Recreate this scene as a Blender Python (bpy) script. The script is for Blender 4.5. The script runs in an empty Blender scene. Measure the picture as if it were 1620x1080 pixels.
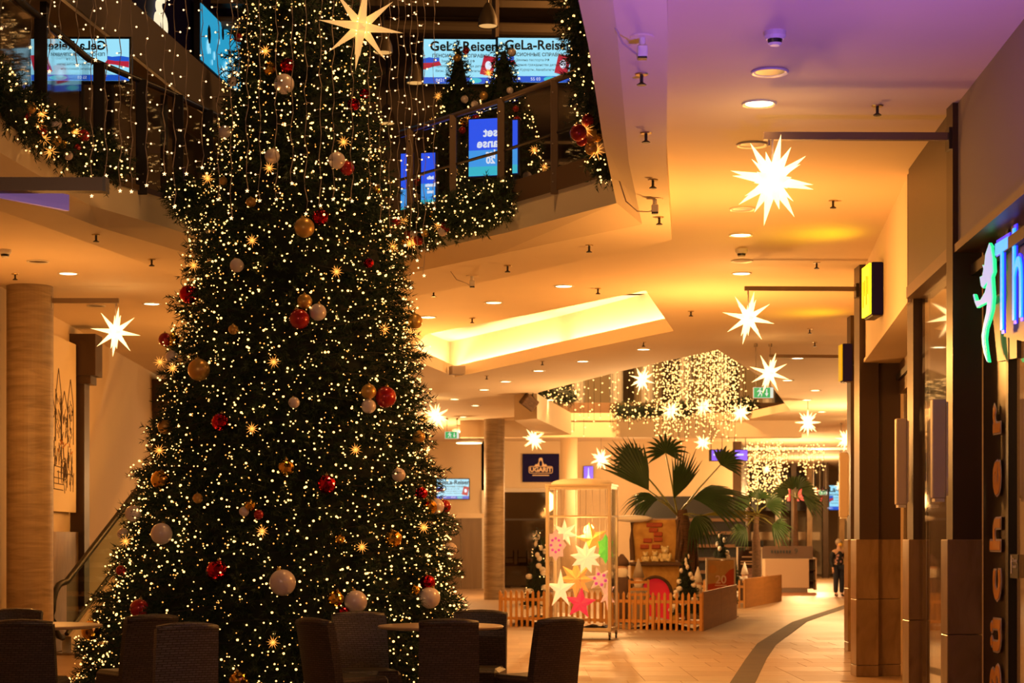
import bpy, math, random
import numpy as np
from mathutils import Vector, Matrix, Euler
from mathutils.geometry import tessellate_polygon

R = math.radians
SC = bpy.context.scene
COL = SC.collection
F = 3000.0            # focal length in pixels of the 1620 px wide frame
EYE = 1.6

# ------------------------------------------------------------------ camera
cam_data = bpy.data.cameras.new('camera')
cam_data.sensor_width = 36.0
cam_data.lens = F / 1620.0 * 36.0
cam_data.shift_y = (853.0 - 540.0) / 1620.0
cam_data.clip_start = 0.1
cam_data.clip_end = 400.0
cam_data.dof.use_dof = True
cam_data.dof.focus_distance = 17.5
cam_data.dof.aperture_fstop = 3.8
cam = bpy.data.objects.new('camera', cam_data)
cam.location = (0, 0, EYE)
cam.rotation_euler = (R(90), 0, 0)
COL.objects.link(cam)
SC.camera = cam

# ------------------------------------------------------------------ world, exposure
world = bpy.data.worlds.new('world')
SC.world = world
world.use_nodes = True
bg = world.node_tree.nodes['Background']
bg.inputs[0].default_value = (1.0, 0.55, 0.22, 1)
bg.inputs[1].default_value = 0.06
SC.view_settings.view_transform = 'Standard'
SC.view_settings.look = 'None'
SC.view_settings.gamma = 1.0
SC.view_settings.use_curve_mapping = False
SC.view_settings.exposure = 0.12
SC.cycles.sample_clamp_indirect = 4.0
SC.cycles.max_bounces = 8
SC.cycles.diffuse_bounces = 4
SC.cycles.transparent_max_bounces = 16
SC.cycles.caustics_reflective = False
SC.cycles.caustics_refractive = False

WARM = (1.0, 0.415, 0.088)
WARM2 = (1.0, 0.48, 0.14)

def lamp(name, kind, loc, power, color=WARM, radius=0.15, aim=None, spot=None, blend=0.6, size=None):
    d = bpy.data.lights.new(name, kind)
    d.energy = power
    d.color = color
    if kind in ('POINT', 'SPOT'):
        d.shadow_soft_size = radius
    if kind == 'SPOT':
        d.spot_size = R(spot or 110); d.spot_blend = blend
    if kind == 'AREA' and size:
        d.shape = 'RECTANGLE'; d.size, d.size_y = size
    o = bpy.data.objects.new(name, d)
    o.location = loc
    if aim is not None:
        o.rotation_euler = (Vector(aim) - Vector(loc)).to_track_quat('-Z', 'Y').to_euler()
    COL.objects.link(o)
    return o

# unseen warm point lights added at mid-height in the aisle to fill ceiling and floor
HALL = [((1.9, 9.0, 3.1), 18), ((2.0, 17.5, 3.25), 82), ((2.6, 24.5, 3.2), 130), ((-1.2, 29.5, 3.2), 120),
        ((-5.2, 21.5, 3.0), 36), ((-4.6, 28.0, 2.8), 24),
        ((2.6, 40.0, 3.2), 190), ((8.0, 45.5, 3.2), 190), ((-2.4, 52.0, 3.2), 200), ((3.6, 56.5, 3.2), 190),
        ((9.3, 61.0, 3.0), 260), ((12.0, 74.0, 3.2), 300)]
for loc, pw in HALL:
    far = loc[1] > 36
    lamp('hall_fill_light', 'POINT', loc, pw * (2.6 if far else 2.3), (1.0, 0.55, 0.21) if far else WARM, 0.14)
# unseen point light added to brighten the camera side of the tree
lamp('tree_front_fill', 'POINT', (-3.2, 7.0, 3.7), 170, (1.0, .60, .36), .14)
UPPER = [((-0.5, 17.5, 8.6), 70), ((1.8, 25.5, 9.2), 50), ((-6.2, 22.0, 8.6), 45), ((2.2, 48.5, 7.2), 520)]  # unseen point lights added to brighten the upper storey
for loc, pw in UPPER:
    lamp('upper_fill_light', 'POINT', loc, pw * 3.2, WARM2, 0.14)
# unseen violet spot added to colour the soffit beside the atrium
lamp('violet_fill_light', 'SPOT', (1.9, 8.0, 1.2), 760, (0.20, 0.08, 1.0), 0.2, aim=(1.7, 10.6, 4.8), spot=64, blend=1.0)

# ------------------------------------------------------------------ helpers
def P(px, py, D):
    """point of the photograph's frame at distance D from the camera"""
    return Vector(((px - 810.0) / F * D, D, EYE + (853.0 - py) / F * D))

def onz(px, py, z):
    """point of the photograph's frame on the horizontal plane z"""
    return P(px, py, (z - EYE) * F / (853.0 - py))

def tag(o, label=None, cat=None, group=None, kind=None):
    if label: o['label'] = label
    if cat: o['category'] = cat
    if group: o['group'] = group
    if kind: o['kind'] = kind
    return o

def thing(name, label=None, cat=None, loc=(0, 0, 0), rz=0.0, group=None, kind=None, rot=None, scale=None):
    o = bpy.data.objects.new(name, None)
    o.empty_display_size = 0.1
    o.location = loc
    o.rotation_euler = rot if rot is not None else (0, 0, rz)
    if scale is not None:
        o.scale = (scale,) * 3 if isinstance(scale, (int, float)) else scale
    COL.objects.link(o)
    return tag(o, label, cat, group, kind)

def link_mesh(name, me, parent=None, loc=None, rot=None, scale=None):
    o = bpy.data.objects.new(name, me)
    COL.objects.link(o)
    if parent is not None: o.parent = parent
    if loc is not None: o.location = loc
    if rot is not None: o.rotation_euler = rot
    if scale is not None: o.scale = (scale,) * 3 if isinstance(scale, (int, float)) else scale
    return o

def copy_tree(o, parent=None):
    c = o.copy()
    COL.objects.link(c)
    c.parent = parent
    for ch in list(o.children):
        copy_tree(ch, c)
    return c

class MB:
    """collects shapes; build() links them as one mesh object"""
    def __init__(s):
        s.v = []; s.f = []
    def add(s, vs, fs):
        n = len(s.v)
        s.v.extend([tuple(v) for v in vs])
        s.f.extend([tuple(i + n for i in f) for f in fs])
        return s
    def box(s, c, d, rz=0.0, M=None, bevel=0.0):
        hx, hy, hz = d[0] / 2, d[1] / 2, d[2] / 2
        if bevel > 0:
            b = min(bevel, hx * .9, hy * .9, hz * .9)
            vs = []
            for sx in (-1, 1):
                for sy in (-1, 1):
                    for sz in (-1, 1):
                        vs += [(sx * (hx - b), sy * (hy - b), sz * hz), (sx * (hx - b), sy * hy, sz * (hz - b)), (sx * hx, sy * (hy - b), sz * (hz - b))]
            I = lambda sx, sy, sz, k: ((sx > 0) * 4 + (sy > 0) * 2 + (sz > 0)) * 3 + k
            fs = []
            for z in (-1, 1): fs.append([I(-1, -1, z, 0), I(1, -1, z, 0), I(1, 1, z, 0), I(-1, 1, z, 0)])
            for y in (-1, 1): fs.append([I(-1, y, -1, 1), I(1, y, -1, 1), I(1, y, 1, 1), I(-1, y, 1, 1)])
            for x in (-1, 1): fs.append([I(x, -1, -1, 2), I(x, 1, -1, 2), I(x, 1, 1, 2), I(x, -1, 1, 2)])
            for y in (-1, 1):
                for z in (-1, 1): fs.append([I(-1, y, z, 0), I(1, y, z, 0), I(1, y, z, 1), I(-1, y, z, 1)])
            for x in (-1, 1):
                for z in (-1, 1): fs.append([I(x, -1, z, 0), I(x, 1, z, 0), I(x, 1, z, 2), I(x, -1, z, 2)])
            for x in (-1, 1):
                for y in (-1, 1): fs.append([I(x, y, -1, 1), I(x, y, 1, 1), I(x, y, 1, 2), I(x, y, -1, 2)])
            for x in (-1, 1):
                for y in (-1, 1):
                    for z in (-1, 1): fs.append([I(x, y, z, 0), I(x, y, z, 1), I(x, y, z, 2)])
        else:
            vs = [(x, y, z) for x in (-hx, hx) for y in (-hy, hy) for z in (-hz, hz)]
            fs = [(0, 1, 3, 2), (4, 6, 7, 5), (0, 4, 5, 1), (2, 3, 7, 6), (0, 2, 6, 4), (1, 5, 7, 3)]
        m = M.to_3x3() if M is not None else Matrix.Rotation(rz, 3, 'Z')
        c = Vector(c)
        return s.add([m @ Vector(v) + c for v in vs], fs)
    def tube(s, p0, p1, r0, r1=None, n=10, caps=True):
        p0 = Vector(p0); p1 = Vector(p1); r1 = r0 if r1 is None else r1
        d = (p1 - p0)
        if d.length < 1e-6: return s
        q = d.to_track_quat('Z', 'Y').to_matrix()
        vs = []
        for p, r in ((p0, r0), (p1, r1)):
            for k in range(n):
                a = 2 * math.pi * k / n
                vs.append(p + q @ Vector((math.cos(a) * r, math.sin(a) * r, 0)))
        fs = [(k, (k + 1) % n, n + (k + 1) % n, n + k) for k in range(n)]
        if caps: fs += [tuple(range(n - 1, -1, -1)), tuple(range(n, 2 * n))]
        return s.add(vs, fs)
    def path(s, pts, r, n=6, caps=True):
        pts = [Vector(p) for p in pts]
        rr = r if isinstance(r, (list, tuple)) else [r] * len(pts)
        vs = []
        for i, p in enumerate(pts):
            d = (pts[min(i + 1, len(pts) - 1)] - pts[max(i - 1, 0)])
            q = d.to_track_quat('Z', 'Y').to_matrix()
            for k in range(n):
                a = 2 * math.pi * k / n
                vs.append(p + q @ Vector((math.cos(a) * rr[i], math.sin(a) * rr[i], 0)))
        fs = []
        for i in range(len(pts) - 1):
            for k in range(n):
                fs.append((i * n + k, i * n + (k + 1) % n, (i + 1) * n + (k + 1) % n, (i + 1) * n + k))
        if caps: fs += [tuple(range(n - 1, -1, -1)), tuple(range((len(pts) - 1) * n, len(pts) * n))]
        return s.add(vs, fs)
    def lathe(s, prof, n=16, c=(0, 0, 0), caps=True):
        vs = []
        for r, z in prof:
            for k in range(n):
                a = 2 * math.pi * k / n
                vs.append((c[0] + r * math.cos(a), c[1] + r * math.sin(a), c[2] + z))
        fs = []
        for i in range(len(prof) - 1):
            for k in range(n):
                fs.append((i * n + k, i * n + (k + 1) % n, (i + 1) * n + (k + 1) % n, (i + 1) * n + k))
        if caps: fs += [tuple(range(n - 1, -1, -1)), tuple(range((len(prof) - 1) * n, len(prof) * n))]
        return s.add(vs, fs)
    def prism(s, poly, z0, z1):
        n = len(poly)
        vs = [(p[0], p[1], z0) for p in poly] + [(p[0], p[1], z1) for p in poly]
        tri = tessellate_polygon([[Vector((p[0], p[1], 0)) for p in poly]])
        fs = [tuple(t) for t in tri] + [tuple(i + n for i in t) for t in tri]
        fs += [(i, (i + 1) % n, n + (i + 1) % n, n + i) for i in range(n)]
        return s.add(vs, fs)
    def plate(s, poly, M, th):
        """2D outline (x across, y up) made a plate of thickness th, in the frame M"""
        n = len(poly)
        vs = [M @ Vector((p[0], p[1], -th / 2)) for p in poly] + [M @ Vector((p[0], p[1], th / 2)) for p in poly]
        tri = tessellate_polygon([[Vector((p[0], p[1], 0)) for p in poly]])
        fs = [tuple(t) for t in tri] + [tuple(i + n for i in t) for t in tri]
        fs += [(i, (i + 1) % n, n + (i + 1) % n, n + i) for i in range(n)]
        return s.add(vs, fs)
    def flat(s, loops, z):
        """horizontal sheet with holes"""
        L = [[Vector((p[0], p[1], 0)) for p in lp] for lp in loops]
        tri = tessellate_polygon(L)
        return s.add([(p.x, p.y, z) for lp in L for p in lp], [tuple(t) for t in tri])
    def sheet(s, rows, close=False):
        """quad grid from rows of points"""
        n = len(rows[0]); m = len(rows)
        fs = []
        for i in range(m - 1):
            for k in range(n - 1 + (1 if close else 0)):
                fs.append((i * n + k, i * n + (k + 1) % n, (i + 1) * n + (k + 1) % n, (i + 1) * n + k))
        return s.add([p for r in rows for p in r], fs)
    def ball(s, c, r, nu=12, nv=8):
        rx, ry, rz = (r, r, r) if isinstance(r, (int, float)) else r
        vs = [(c[0], c[1], c[2] + rz)]
        for i in range(1, nv):
            t = math.pi * i / nv
            for k in range(nu):
                a = 2 * math.pi * k / nu
                vs.append((c[0] + rx * math.sin(t) * math.cos(a), c[1] + ry * math.sin(t) * math.sin(a), c[2] + rz * math.cos(t)))
        vs.append((c[0], c[1], c[2] - rz))
        fs = [(0, 1 + k, 1 + (k + 1) % nu) for k in range(nu)]
        for i in range(nv - 2):
            for k in range(nu):
                a = 1 + i * nu
                fs.append((a + k, a + nu + k, a + nu + (k + 1) % nu, a + (k + 1) % nu))
        a = 1 + (nv - 2) * nu; l = len(vs) - 1
        fs += [(a + k, l, a + (k + 1) % nu) for k in range(nu)]
        return s.add(vs, fs)
    def mesh(s, name, mat=None, smooth=False):
        me = bpy.data.meshes.new(name)
        me.from_pydata(s.v, [], s.f)
        if mat is not None: me.materials.append(mat)
        if smooth: me.polygons.foreach_set('use_smooth', [True] * len(me.polygons))
        me.update()
        return me
    def build(s, name, mat, parent=None, smooth=False, label=None, cat=None, group=None, kind=None, fix=True):
        me = s.mesh(name, mat, smooth)
        if fix:
            import bmesh
            bm = bmesh.new(); bm.from_mesh(me)
            bmesh.ops.recalc_face_normals(bm, faces=bm.faces)
            bm.to_mesh(me); bm.free()
        o = link_mesh(name, me, parent)
        return tag(o, label, cat, group, kind)

def np_mesh(name, V, T, mat):
    """triangle soup from numpy arrays"""
    V = np.asarray(V, dtype=np.float32); T = np.asarray(T, dtype=np.int32)
    me = bpy.data.meshes.new(name)
    me.vertices.add(len(V)); me.vertices.foreach_set('co', V.ravel())
    me.loops.add(T.size); me.loops.foreach_set('vertex_index', T.ravel())
    me.polygons.add(len(T))
    me.polygons.foreach_set('loop_start', np.arange(0, T.size, 3, dtype=np.int32))
    me.polygons.foreach_set('loop_total', np.full(len(T), 3, dtype=np.int32))
    me.materials.append(mat)
    me.update(calc_edges=True)
    return me

def text(name, body, size, mat, parent=None, M=None, loc=None, rot=None, extrude=0.004, align='CENTER', bold=0.0, mirror=False, sx=1.0, valign='CENTER'):
    cu = bpy.data.curves.new(name, 'FONT')
    cu.body = body; cu.size = size; cu.extrude = extrude
    cu.align_x = align; cu.align_y = valign; cu.offset = bold
    cu.resolution_u = 3
    cu.materials.append(mat)
    tmp = bpy.data.objects.new(name, cu)
    COL.objects.link(tmp)
    dg = bpy.context.evaluated_depsgraph_get()
    me = bpy.data.meshes.new_from_object(tmp.evaluated_get(dg))
    bpy.data.objects.remove(tmp); bpy.data.curves.remove(cu)
    o = bpy.data.objects.new(name, me)
    COL.objects.link(o)
    if parent is not None: o.parent = parent
    if M is not None:
        o.matrix_local = M
    else:
        if loc is not None: o.location = loc
        if rot is not None: o.rotation_euler = rot
    o.scale = (-sx if mirror else sx, 1, 1)
    return o

# ------------------------------------------------------------------ materials
MATS = {}
def mat(name, col, rough=0.6, metal=0.0, emit=None, es=0.0, noise=0.0, nscale=8.0, bump=0.0, bscale=40.0, spec=0.5, coat=0.0, sample=True, alpha=None):
    m = bpy.data.materials.new(name); m.use_nodes = True
    nt = m.node_tree; b = nt.nodes['Principled BSDF']
    c = (*col, 1)
    b.inputs['Base Color'].default_value = c
    b.inputs['Roughness'].default_value = rough
    b.inputs['Metallic'].default_value = metal
    b.inputs['Specular IOR Level'].default_value = spec
    b.inputs['Coat Weight'].default_value = coat
    if emit is not None:
        b.inputs['Emission Color'].default_value = (*emit, 1)
        b.inputs['Emission Strength'].default_value = es
        if not sample: m.cycles.emission_sampling = 'NONE'
    tc = None
    if noise > 0 or bump > 0:
        tc = nt.nodes.new('ShaderNodeTexCoord')
    if noise > 0:
        n = nt.nodes.new('ShaderNodeTexNoise'); n.inputs['Scale'].default_value = nscale; n.inputs['Detail'].default_value = 4
        nt.links.new(tc.outputs['Object'], n.inputs['Vector'])
        mx = nt.nodes.new('ShaderNodeMix'); mx.data_type = 'RGBA'
        lo = tuple(max(0, x * (1 - noise)) for x in col) + (1,); hi = tuple(min(1, x * (1 + noise)) for x in col) + (1,)
        mx.inputs[6].default_value = lo; mx.inputs[7].default_value = hi
        nt.links.new(n.outputs['Fac'], mx.inputs[0]); nt.links.new(mx.outputs[2], b.inputs['Base Color'])
    if bump > 0:
        n2 = nt.nodes.new('ShaderNodeTexNoise'); n2.inputs['Scale'].default_value = bscale; n2.inputs['Detail'].default_value = 3
        nt.links.new(tc.outputs['Object'], n2.inputs['Vector'])
        bp = nt.nodes.new('ShaderNodeBump'); bp.inputs['Strength'].default_value = bump; bp.inputs['Distance'].default_value = 0.01
        nt.links.new(n2.outputs['Fac'], bp.inputs['Height']); nt.links.new(bp.outputs['Normal'], b.inputs['Normal'])
    MATS[name] = m
    return m

def glass_mat(name, tint=(1, 1, 1), refl=0.06, fres=True):
    m = bpy.data.materials.new(name); m.use_nodes = True
    nt = m.node_tree; nt.nodes.clear()
    out = nt.nodes.new('ShaderNodeOutputMaterial')
    tr = nt.nodes.new('ShaderNodeBsdfTransparent'); tr.inputs[0].default_value = (*tint, 1)
    gl = nt.nodes.new('ShaderNodeBsdfGlossy'); gl.inputs['Roughness'].default_value = 0.03
    mx = nt.nodes.new('ShaderNodeMixShader')
    lw = nt.nodes.new('ShaderNodeLayerWeight'); lw.inputs[0].default_value = 0.5
    pw = nt.nodes.new('ShaderNodeMath'); pw.operation = 'POWER'; pw.inputs[1].default_value = 4.0
    ml = nt.nodes.new('ShaderNodeMath'); ml.operation = 'MULTIPLY_ADD'; ml.inputs[1].default_value = 0.85; ml.inputs[2].default_value = refl * .6
    nt.links.new(lw.outputs['Facing'], pw.inputs[0]); nt.links.new(pw.outputs[0], ml.inputs[0])
    nt.links.new(ml.outputs[0], mx.inputs[0])
    nt.links.new(tr.outputs[0], mx.inputs[1]); nt.links.new(gl.outputs[0], mx.inputs[2])
    nt.links.new(mx.outputs[0], out.inputs[0])
    MATS[name] = m
    return m

def wood_like(name, c0, c1, scale=(1, 1, 6), rough=0.5, bands=6.0, dist=6.0):
    m = bpy.data.materials.new(name); m.use_nodes = True
    nt = m.node_tree; b = nt.nodes['Principled BSDF']; b.inputs['Roughness'].default_value = rough
    tc = nt.nodes.new('ShaderNodeTexCoord'); mp = nt.nodes.new('ShaderNodeMapping')
    mp.inputs['Scale'].default_value = scale
    n = nt.nodes.new('ShaderNodeTexNoise'); n.inputs['Scale'].default_value = bands; n.inputs['Detail'].default_value = 6; n.inputs['Distortion'].default_value = dist * .1
    r = nt.nodes.new('ShaderNodeValToRGB')
    r.color_ramp.elements[0].position = .3; r.color_ramp.elements[0].color = (*c0, 1)
    r.color_ramp.elements[1].position = .7; r.color_ramp.elements[1].color = (*c1, 1)
    nt.links.new(tc.outputs['Object'], mp.inputs['Vector']); nt.links.new(mp.outputs[0], n.inputs['Vector'])
    nt.links.new(n.outputs['Fac'], r.inputs['Fac']); nt.links.new(r.outputs[0], b.inputs['Base Color'])
    MATS[name] = m
    return m

def wicker_mat(name, c0, c1):
    m = bpy.data.materials.new(name); m.use_nodes = True
    nt = m.node_tree; b = nt.nodes['Principled BSDF']; b.inputs['Roughness'].default_value = 0.45
    tc = nt.nodes.new('ShaderNodeTexCoord'); mp = nt.nodes.new('ShaderNodeMapping')
    sx = nt.nodes.new('ShaderNodeSeparateXYZ'); ad = nt.nodes.new('ShaderNodeMath'); ad.operation = 'ADD'
    cb = nt.nodes.new('ShaderNodeCombineXYZ')
    nt.links.new(tc.outputs['Object'], sx.inputs[0])
    nt.links.new(sx.outputs[0], ad.inputs[0]); nt.links.new(sx.outputs[1], ad.inputs[1])
    nt.links.new(ad.outputs[0], cb.inputs[0]); nt.links.new(sx.outputs[2], cb.inputs[1])
    nt.links.new(cb.outputs[0], mp.inputs['Vector']); mp.inputs['Scale'].default_value = (1, 1, 1)
    br = nt.nodes.new('ShaderNodeTexBrick')
    br.inputs['Color1'].default_value = (*c0, 1); br.inputs['Color2'].default_value = (*c1, 1)
    br.inputs['Mortar'].default_value = (c0[0] * .25, c0[1] * .25, c0[2] * .25, 1)
    br.inputs['Scale'].default_value = 1.0; br.inputs['Mortar Size'].default_value = 0.0035
    br.inputs['Brick Width'].default_value = 0.055; br.inputs['Row Height'].default_value = 0.018
    nt.links.new(mp.outputs[0], br.inputs['Vector'])
    nt.links.new(br.outputs['Color'], b.inputs['Base Color'])
    bp = nt.nodes.new('ShaderNodeBump'); bp.inputs['Strength'].default_value = .8; bp.inputs['Distance'].default_value = .006; bp.invert = True
    nt.links.new(br.outputs['Fac'], bp.inputs['Height']); nt.links.new(bp.outputs['Normal'], b.inputs['Normal'])
    MATS[name] = m
    return m

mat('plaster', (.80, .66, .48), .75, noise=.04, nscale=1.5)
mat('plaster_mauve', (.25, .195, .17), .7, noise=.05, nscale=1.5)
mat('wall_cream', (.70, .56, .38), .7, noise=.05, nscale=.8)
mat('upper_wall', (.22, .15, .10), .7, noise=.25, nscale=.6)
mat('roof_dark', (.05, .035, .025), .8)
mat('beam_steel', (.20, .14, .09), .5, metal=.3)
mat('brown_metal', (.062, .033, .016), .42, metal=.25, noise=.1, nscale=3)
mat('brown_strip', (.16, .09, .05), .45, metal=.2)
mat('steel', (.38, .33, .28), .35, metal=.8)
mat('dark_steel', (.04, .032, .028), .4, metal=.5)
mat('black', (.008, .008, .009), .4)
mat('white_plastic', (.75, .72, .68), .4)
mat('alu', (.78, .70, .58), .35, metal=.25)
mat('brass', (.55, .38, .14), .3, metal=.9)
wood_like('marble', (.19, .11, .045), (.31, .195, .09), (3, 3, 1.2), .28, 2.2, 8)
wood_like('travertine', (.20, .135, .075), (.36, .26, .15), (.8, .8, 6), .5, 2.8, 6)
wood_like('fence_wood', (.52, .26, .07), (.68, .36, .11), (4, 4, .6), .5, 3)
wood_like('board_wood', (.34, .15, .035), (.44, .20, .05), (.6, .6, 6), .5, 2)
wood_like('stripe_stone', (.045, .028, .016), (.07, .045, .026), (1, 1, 1), .75, 3)
wood_like('trunk_bark', (.06, .032, .018), (.16, .085, .045), (3, 3, 14), .8, 4)
glass_mat('glass')
glass_mat('glass_dark', (.42, .36, .30))
glass_mat('glass_green', (.50, .56, .44))
# needles
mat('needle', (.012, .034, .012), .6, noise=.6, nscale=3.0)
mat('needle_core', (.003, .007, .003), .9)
mat('snow', (.85, .82, .78), .8, noise=.05, nscale=30)
# lights
mat('bulb', (.9, .7, .4), .4, emit=(1, .52, .15), es=3.8, sample=False)
mat('bulb_amber', (.9, .6, .2), .4, emit=(1, .40, .07), es=1.5, sample=False)
mat('bulb_white', (.9, .75, .55), .4, emit=(1, .60, .28), es=2.6, sample=False)
mat('bulb_far', (.9, .7, .4), .4, emit=(1, .58, .18), es=2.3, sample=False)
mat('wire', (.45, .36, .30), .5)
mat('star_core', (1, .9, .7), .5, emit=(1, .80, .45), es=9.0)
mat('star_spike', (.9, .8, .6), .5, emit=(1, .66, .26), es=2.6)
mat('star_spike_dim', (.85, .70, .45), .5, emit=(1, .52, .15), es=.72)
mat('star_core_dim', (1, .9, .7), .5, emit=(1, .66, .26), es=3.0)
mat('tree_star', (.9, .6, .2), .5, emit=(1, .38, .06), es=.95, sample=False)
mat('tree_star_core', (.9, .6, .2), .5, emit=(1, .55, .14), es=2.2, sample=False)
mat('downlight', (1, .9, .7), .5, emit=(1, .78, .42), es=7.0)
mat('downlight_off', (.12, .08, .05), .3, metal=.5)
# baubles
mat('bauble_red', (.42, .012, .018), .22, metal=.35, coat=.5)
mat('bauble_gold', (.62, .36, .10), .34, metal=.55)
mat('bauble_pearl', (.74, .62, .64), .28, metal=.1, coat=.4)
mat('facet_red', (.60, .015, .03), .10, metal=1.0)
mat('facet_gold', (.85, .48, .08), .10, metal=1.0)
wicker_mat('wicker_dark', (.085, .060, .055), (.050, .036, .034))
wicker_mat('wicker_grey', (.13, .108, .115), (.08, .066, .070))
mat('table_top', (.42, .30, .20), .3, noise=.1, nscale=12)
def emis(name, col, s=1.0, sample=True):
    return mat(name, (0.02, 0.02, 0.02), .3, emit=col, es=s, sample=sample)
emis('scr_cyan', (.30, .70, .88), 1.0); emis('scr_blue', (.012, .10, .62), .9); emis('scr_deep', (.02, .09, .85), 1.0)
emis('scr_sky', (.06, .36, .90), .9); emis('scr_red', (.55, .02, .05), .8); emis('scr_white', (.8, .85, 1), .9)
emis('scr_violet', (.25, .10, .95), 1.0); emis('scr_teal', (.05, .60, .75), .8)
mat('ink_navy', (.006, .018, .05), .5); mat('ink_grey', (.06, .10, .13), .5)
emis('neon_green', (.02, .85, .20), 1.6); emis('neon_blue', (.01, .28, 1.0), 1.9); emis('neon_pale', (.42, .48, .78), 1.0); emis('neon_rim_blue', (.03, .02, .9), 1.2)
emis('neon_yellow', (1.0, .72, .01), 1.9); emis('neon_red', (1.0, .06, .035), 1.3)
emis('exit_green', (.02, .42, .10), .9); emis('exit_white', (.85, .9, .75), .8)
mat('navy_panel', (.008, .006, .075), .6, spec=.1); mat('cream_print', (.80, .62, .45), .5)
mat('orange_letter', (.85, .36, .05), .5); mat('letter_rim', (.62, .50, .40), .5)
mat('bronze_panel', (.060, .038, .016), .3, metal=.4)
mat('skin', (.62, .38, .26), .5); mat('cloth_black', (.010, .010, .014), .8); mat('cloth_navy', (.012, .016, .035), .8)
mat('hair_grey', (.42, .34, .26), .7); mat('mask_yellow', (.80, .50, .06), .6)
# ================================================================== STRUCTURE
def floor_material():
    m = bpy.data.materials.new('floor_tile'); m.use_nodes = True
    nt = m.node_tree; b = nt.nodes['Principled BSDF']; b.inputs['Roughness'].default_value = .34
    tc = nt.nodes.new('ShaderNodeTexCoord')
    br = nt.nodes.new('ShaderNodeTexBrick')
    br.inputs['Color1'].default_value = (.36, .245, .14, 1); br.inputs['Color2'].default_value = (.315, .21, .12, 1); br.inputs['Mortar'].default_value = (.34, .22, .12, 1)
    br.inputs['Scale'].default_value = 1; br.inputs['Mortar Size'].default_value = .006; br.inputs['Brick Width'].default_value = .6; br.inputs['Row Height'].default_value = .8
    nt.links.new(tc.outputs['Object'], br.inputs['Vector'])
    n = nt.nodes.new('ShaderNodeTexNoise'); n.inputs['Scale'].default_value = .7; n.inputs['Detail'].default_value = 5
    nt.links.new(tc.outputs['Object'], n.inputs['Vector'])
    mr = nt.nodes.new('ShaderNodeMapRange'); mr.inputs[3].default_value = .34; mr.inputs[4].default_value = .56
    nt.links.new(n.outputs['Fac'], mr.inputs[0]); nt.links.new(mr.outputs[0], b.inputs['Roughness'])
    nt.links.new(br.outputs['Color'], b.inputs['Base Color'])
    return m
FLOOR = floor_material()
wood_like('tile_a', (.325, .22, .125), (.375, .26, .15), (1, 1, 1), .44, 2.5)
wood_like('tile_b', (.295, .195, .11), (.34, .23, .135), (1, 1, 1), .48, 2.5)
floor = MB().flat([[(-12, -6), (24, -6), (24, 100), (-12, 100)]], 0.0).build('floor', FLOOR, kind='structure')
tile_me = [MB().box((0, 0, .002), (.592, .792, .004)).mesh('floor_tile', MATS[k]) for k in ('tile_a', 'tile_b')]
rng = random.Random(5)
for j in range(13):
    off = rng.choice((0, .2, .4))
    y = 21.0 + j * .8
    for i in range(10):
        x = -.6 + off + i * .6
        if 810 + x / y * F < 1352 and x > -.75:
            link_mesh('floor_tile', tile_me[rng.random() < .45], floor, (x, y, 0))
# dark stone band that curves along the aisle
lft = [(1140, 1110), (1155, 1080), (1180, 1042), (1198, 1018), (1228, 999), (1253, 984), (1292, 971), (1342, 955), (1362, 951)]
rgt = [(1180, 1110), (1195, 1080), (1213, 1042), (1228, 1020), (1250, 1003), (1277, 983), (1308, 972), (1342, 961), (1362, 956)]
gl = [onz(a, b, 0) for a, b in lft]; gr = [onz(a, b, 0) for a, b in rgt]
for i in range(len(gl) - 1):
    q = [gl[i], gr[i], gr[i + 1], gl[i + 1]]
    MB().prism([(p.x, p.y) for p in q], .0, .007).build('stripe_slab', MATS['stripe_stone'], floor)
mat('terracotta', (.44, .18, .08), .35, noise=.1, nscale=4)
MB().prism([(6.2, 52), (10.2, 52), (11.4, 57.5), (6.9, 57.5)], 0, .004).build('floor_band', MATS['terracotta'], floor)

# ---- atrium rim around the big tree: gallery edge, cove, flat ring
P1 = [(-.1, 6), (.48, 11.96), (.70, 14.7), (.97, 17.6), (-.06, 19.3), (-1.23, 20.9), (-2.2, 22.2), (-2.9, 20.8), (-3.44, 19.0), (-3.95, 17.7), (-4.13, 15.3), (-3.9, 12), (-3.5, 6)]
P2 = [(.15, 6), (.62, 11.2), (.93, 15.1), (1.24, 18.07), (-.2, 20.05), (-1.1, 21.3), (-2.25, 23.0), (-3.05, 21.3), (-3.39, 19.96), (-3.96, 18.26), (-4.39, 16.27), (-4.3, 12), (-3.9, 6)]
P3 = [(.45, 6), (.92, 11.2), (1.22, 15.0), (1.6, 19.0), (0, 21.6), (-1.25, 23.5), (-2.3, 25), (-3.3, 23.6), (-3.73, 21.95), (-4.2, 19.6), (-4.67, 17.3), (-4.7, 12), (-4.3, 6)]
at = lambda pts, z: [(p[0], p[1], z) for p in pts]
MB().sheet([at(P1, 5.0), at(P1, 4.72)], True).build('trim_1', MATS['plaster'], kind='structure')['label'] = 'plain white gallery edge around the atrium'
MB().sheet([at(P1, 4.72), at(P2, 4.6)], True).build('trim_2', MATS['plaster'], kind='structure')
MB().sheet([at(P2, 4.6), at(P3, 4.6), at(P3, 4.8)], True).build('trim_3', MATS['plaster'], kind='structure')
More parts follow.
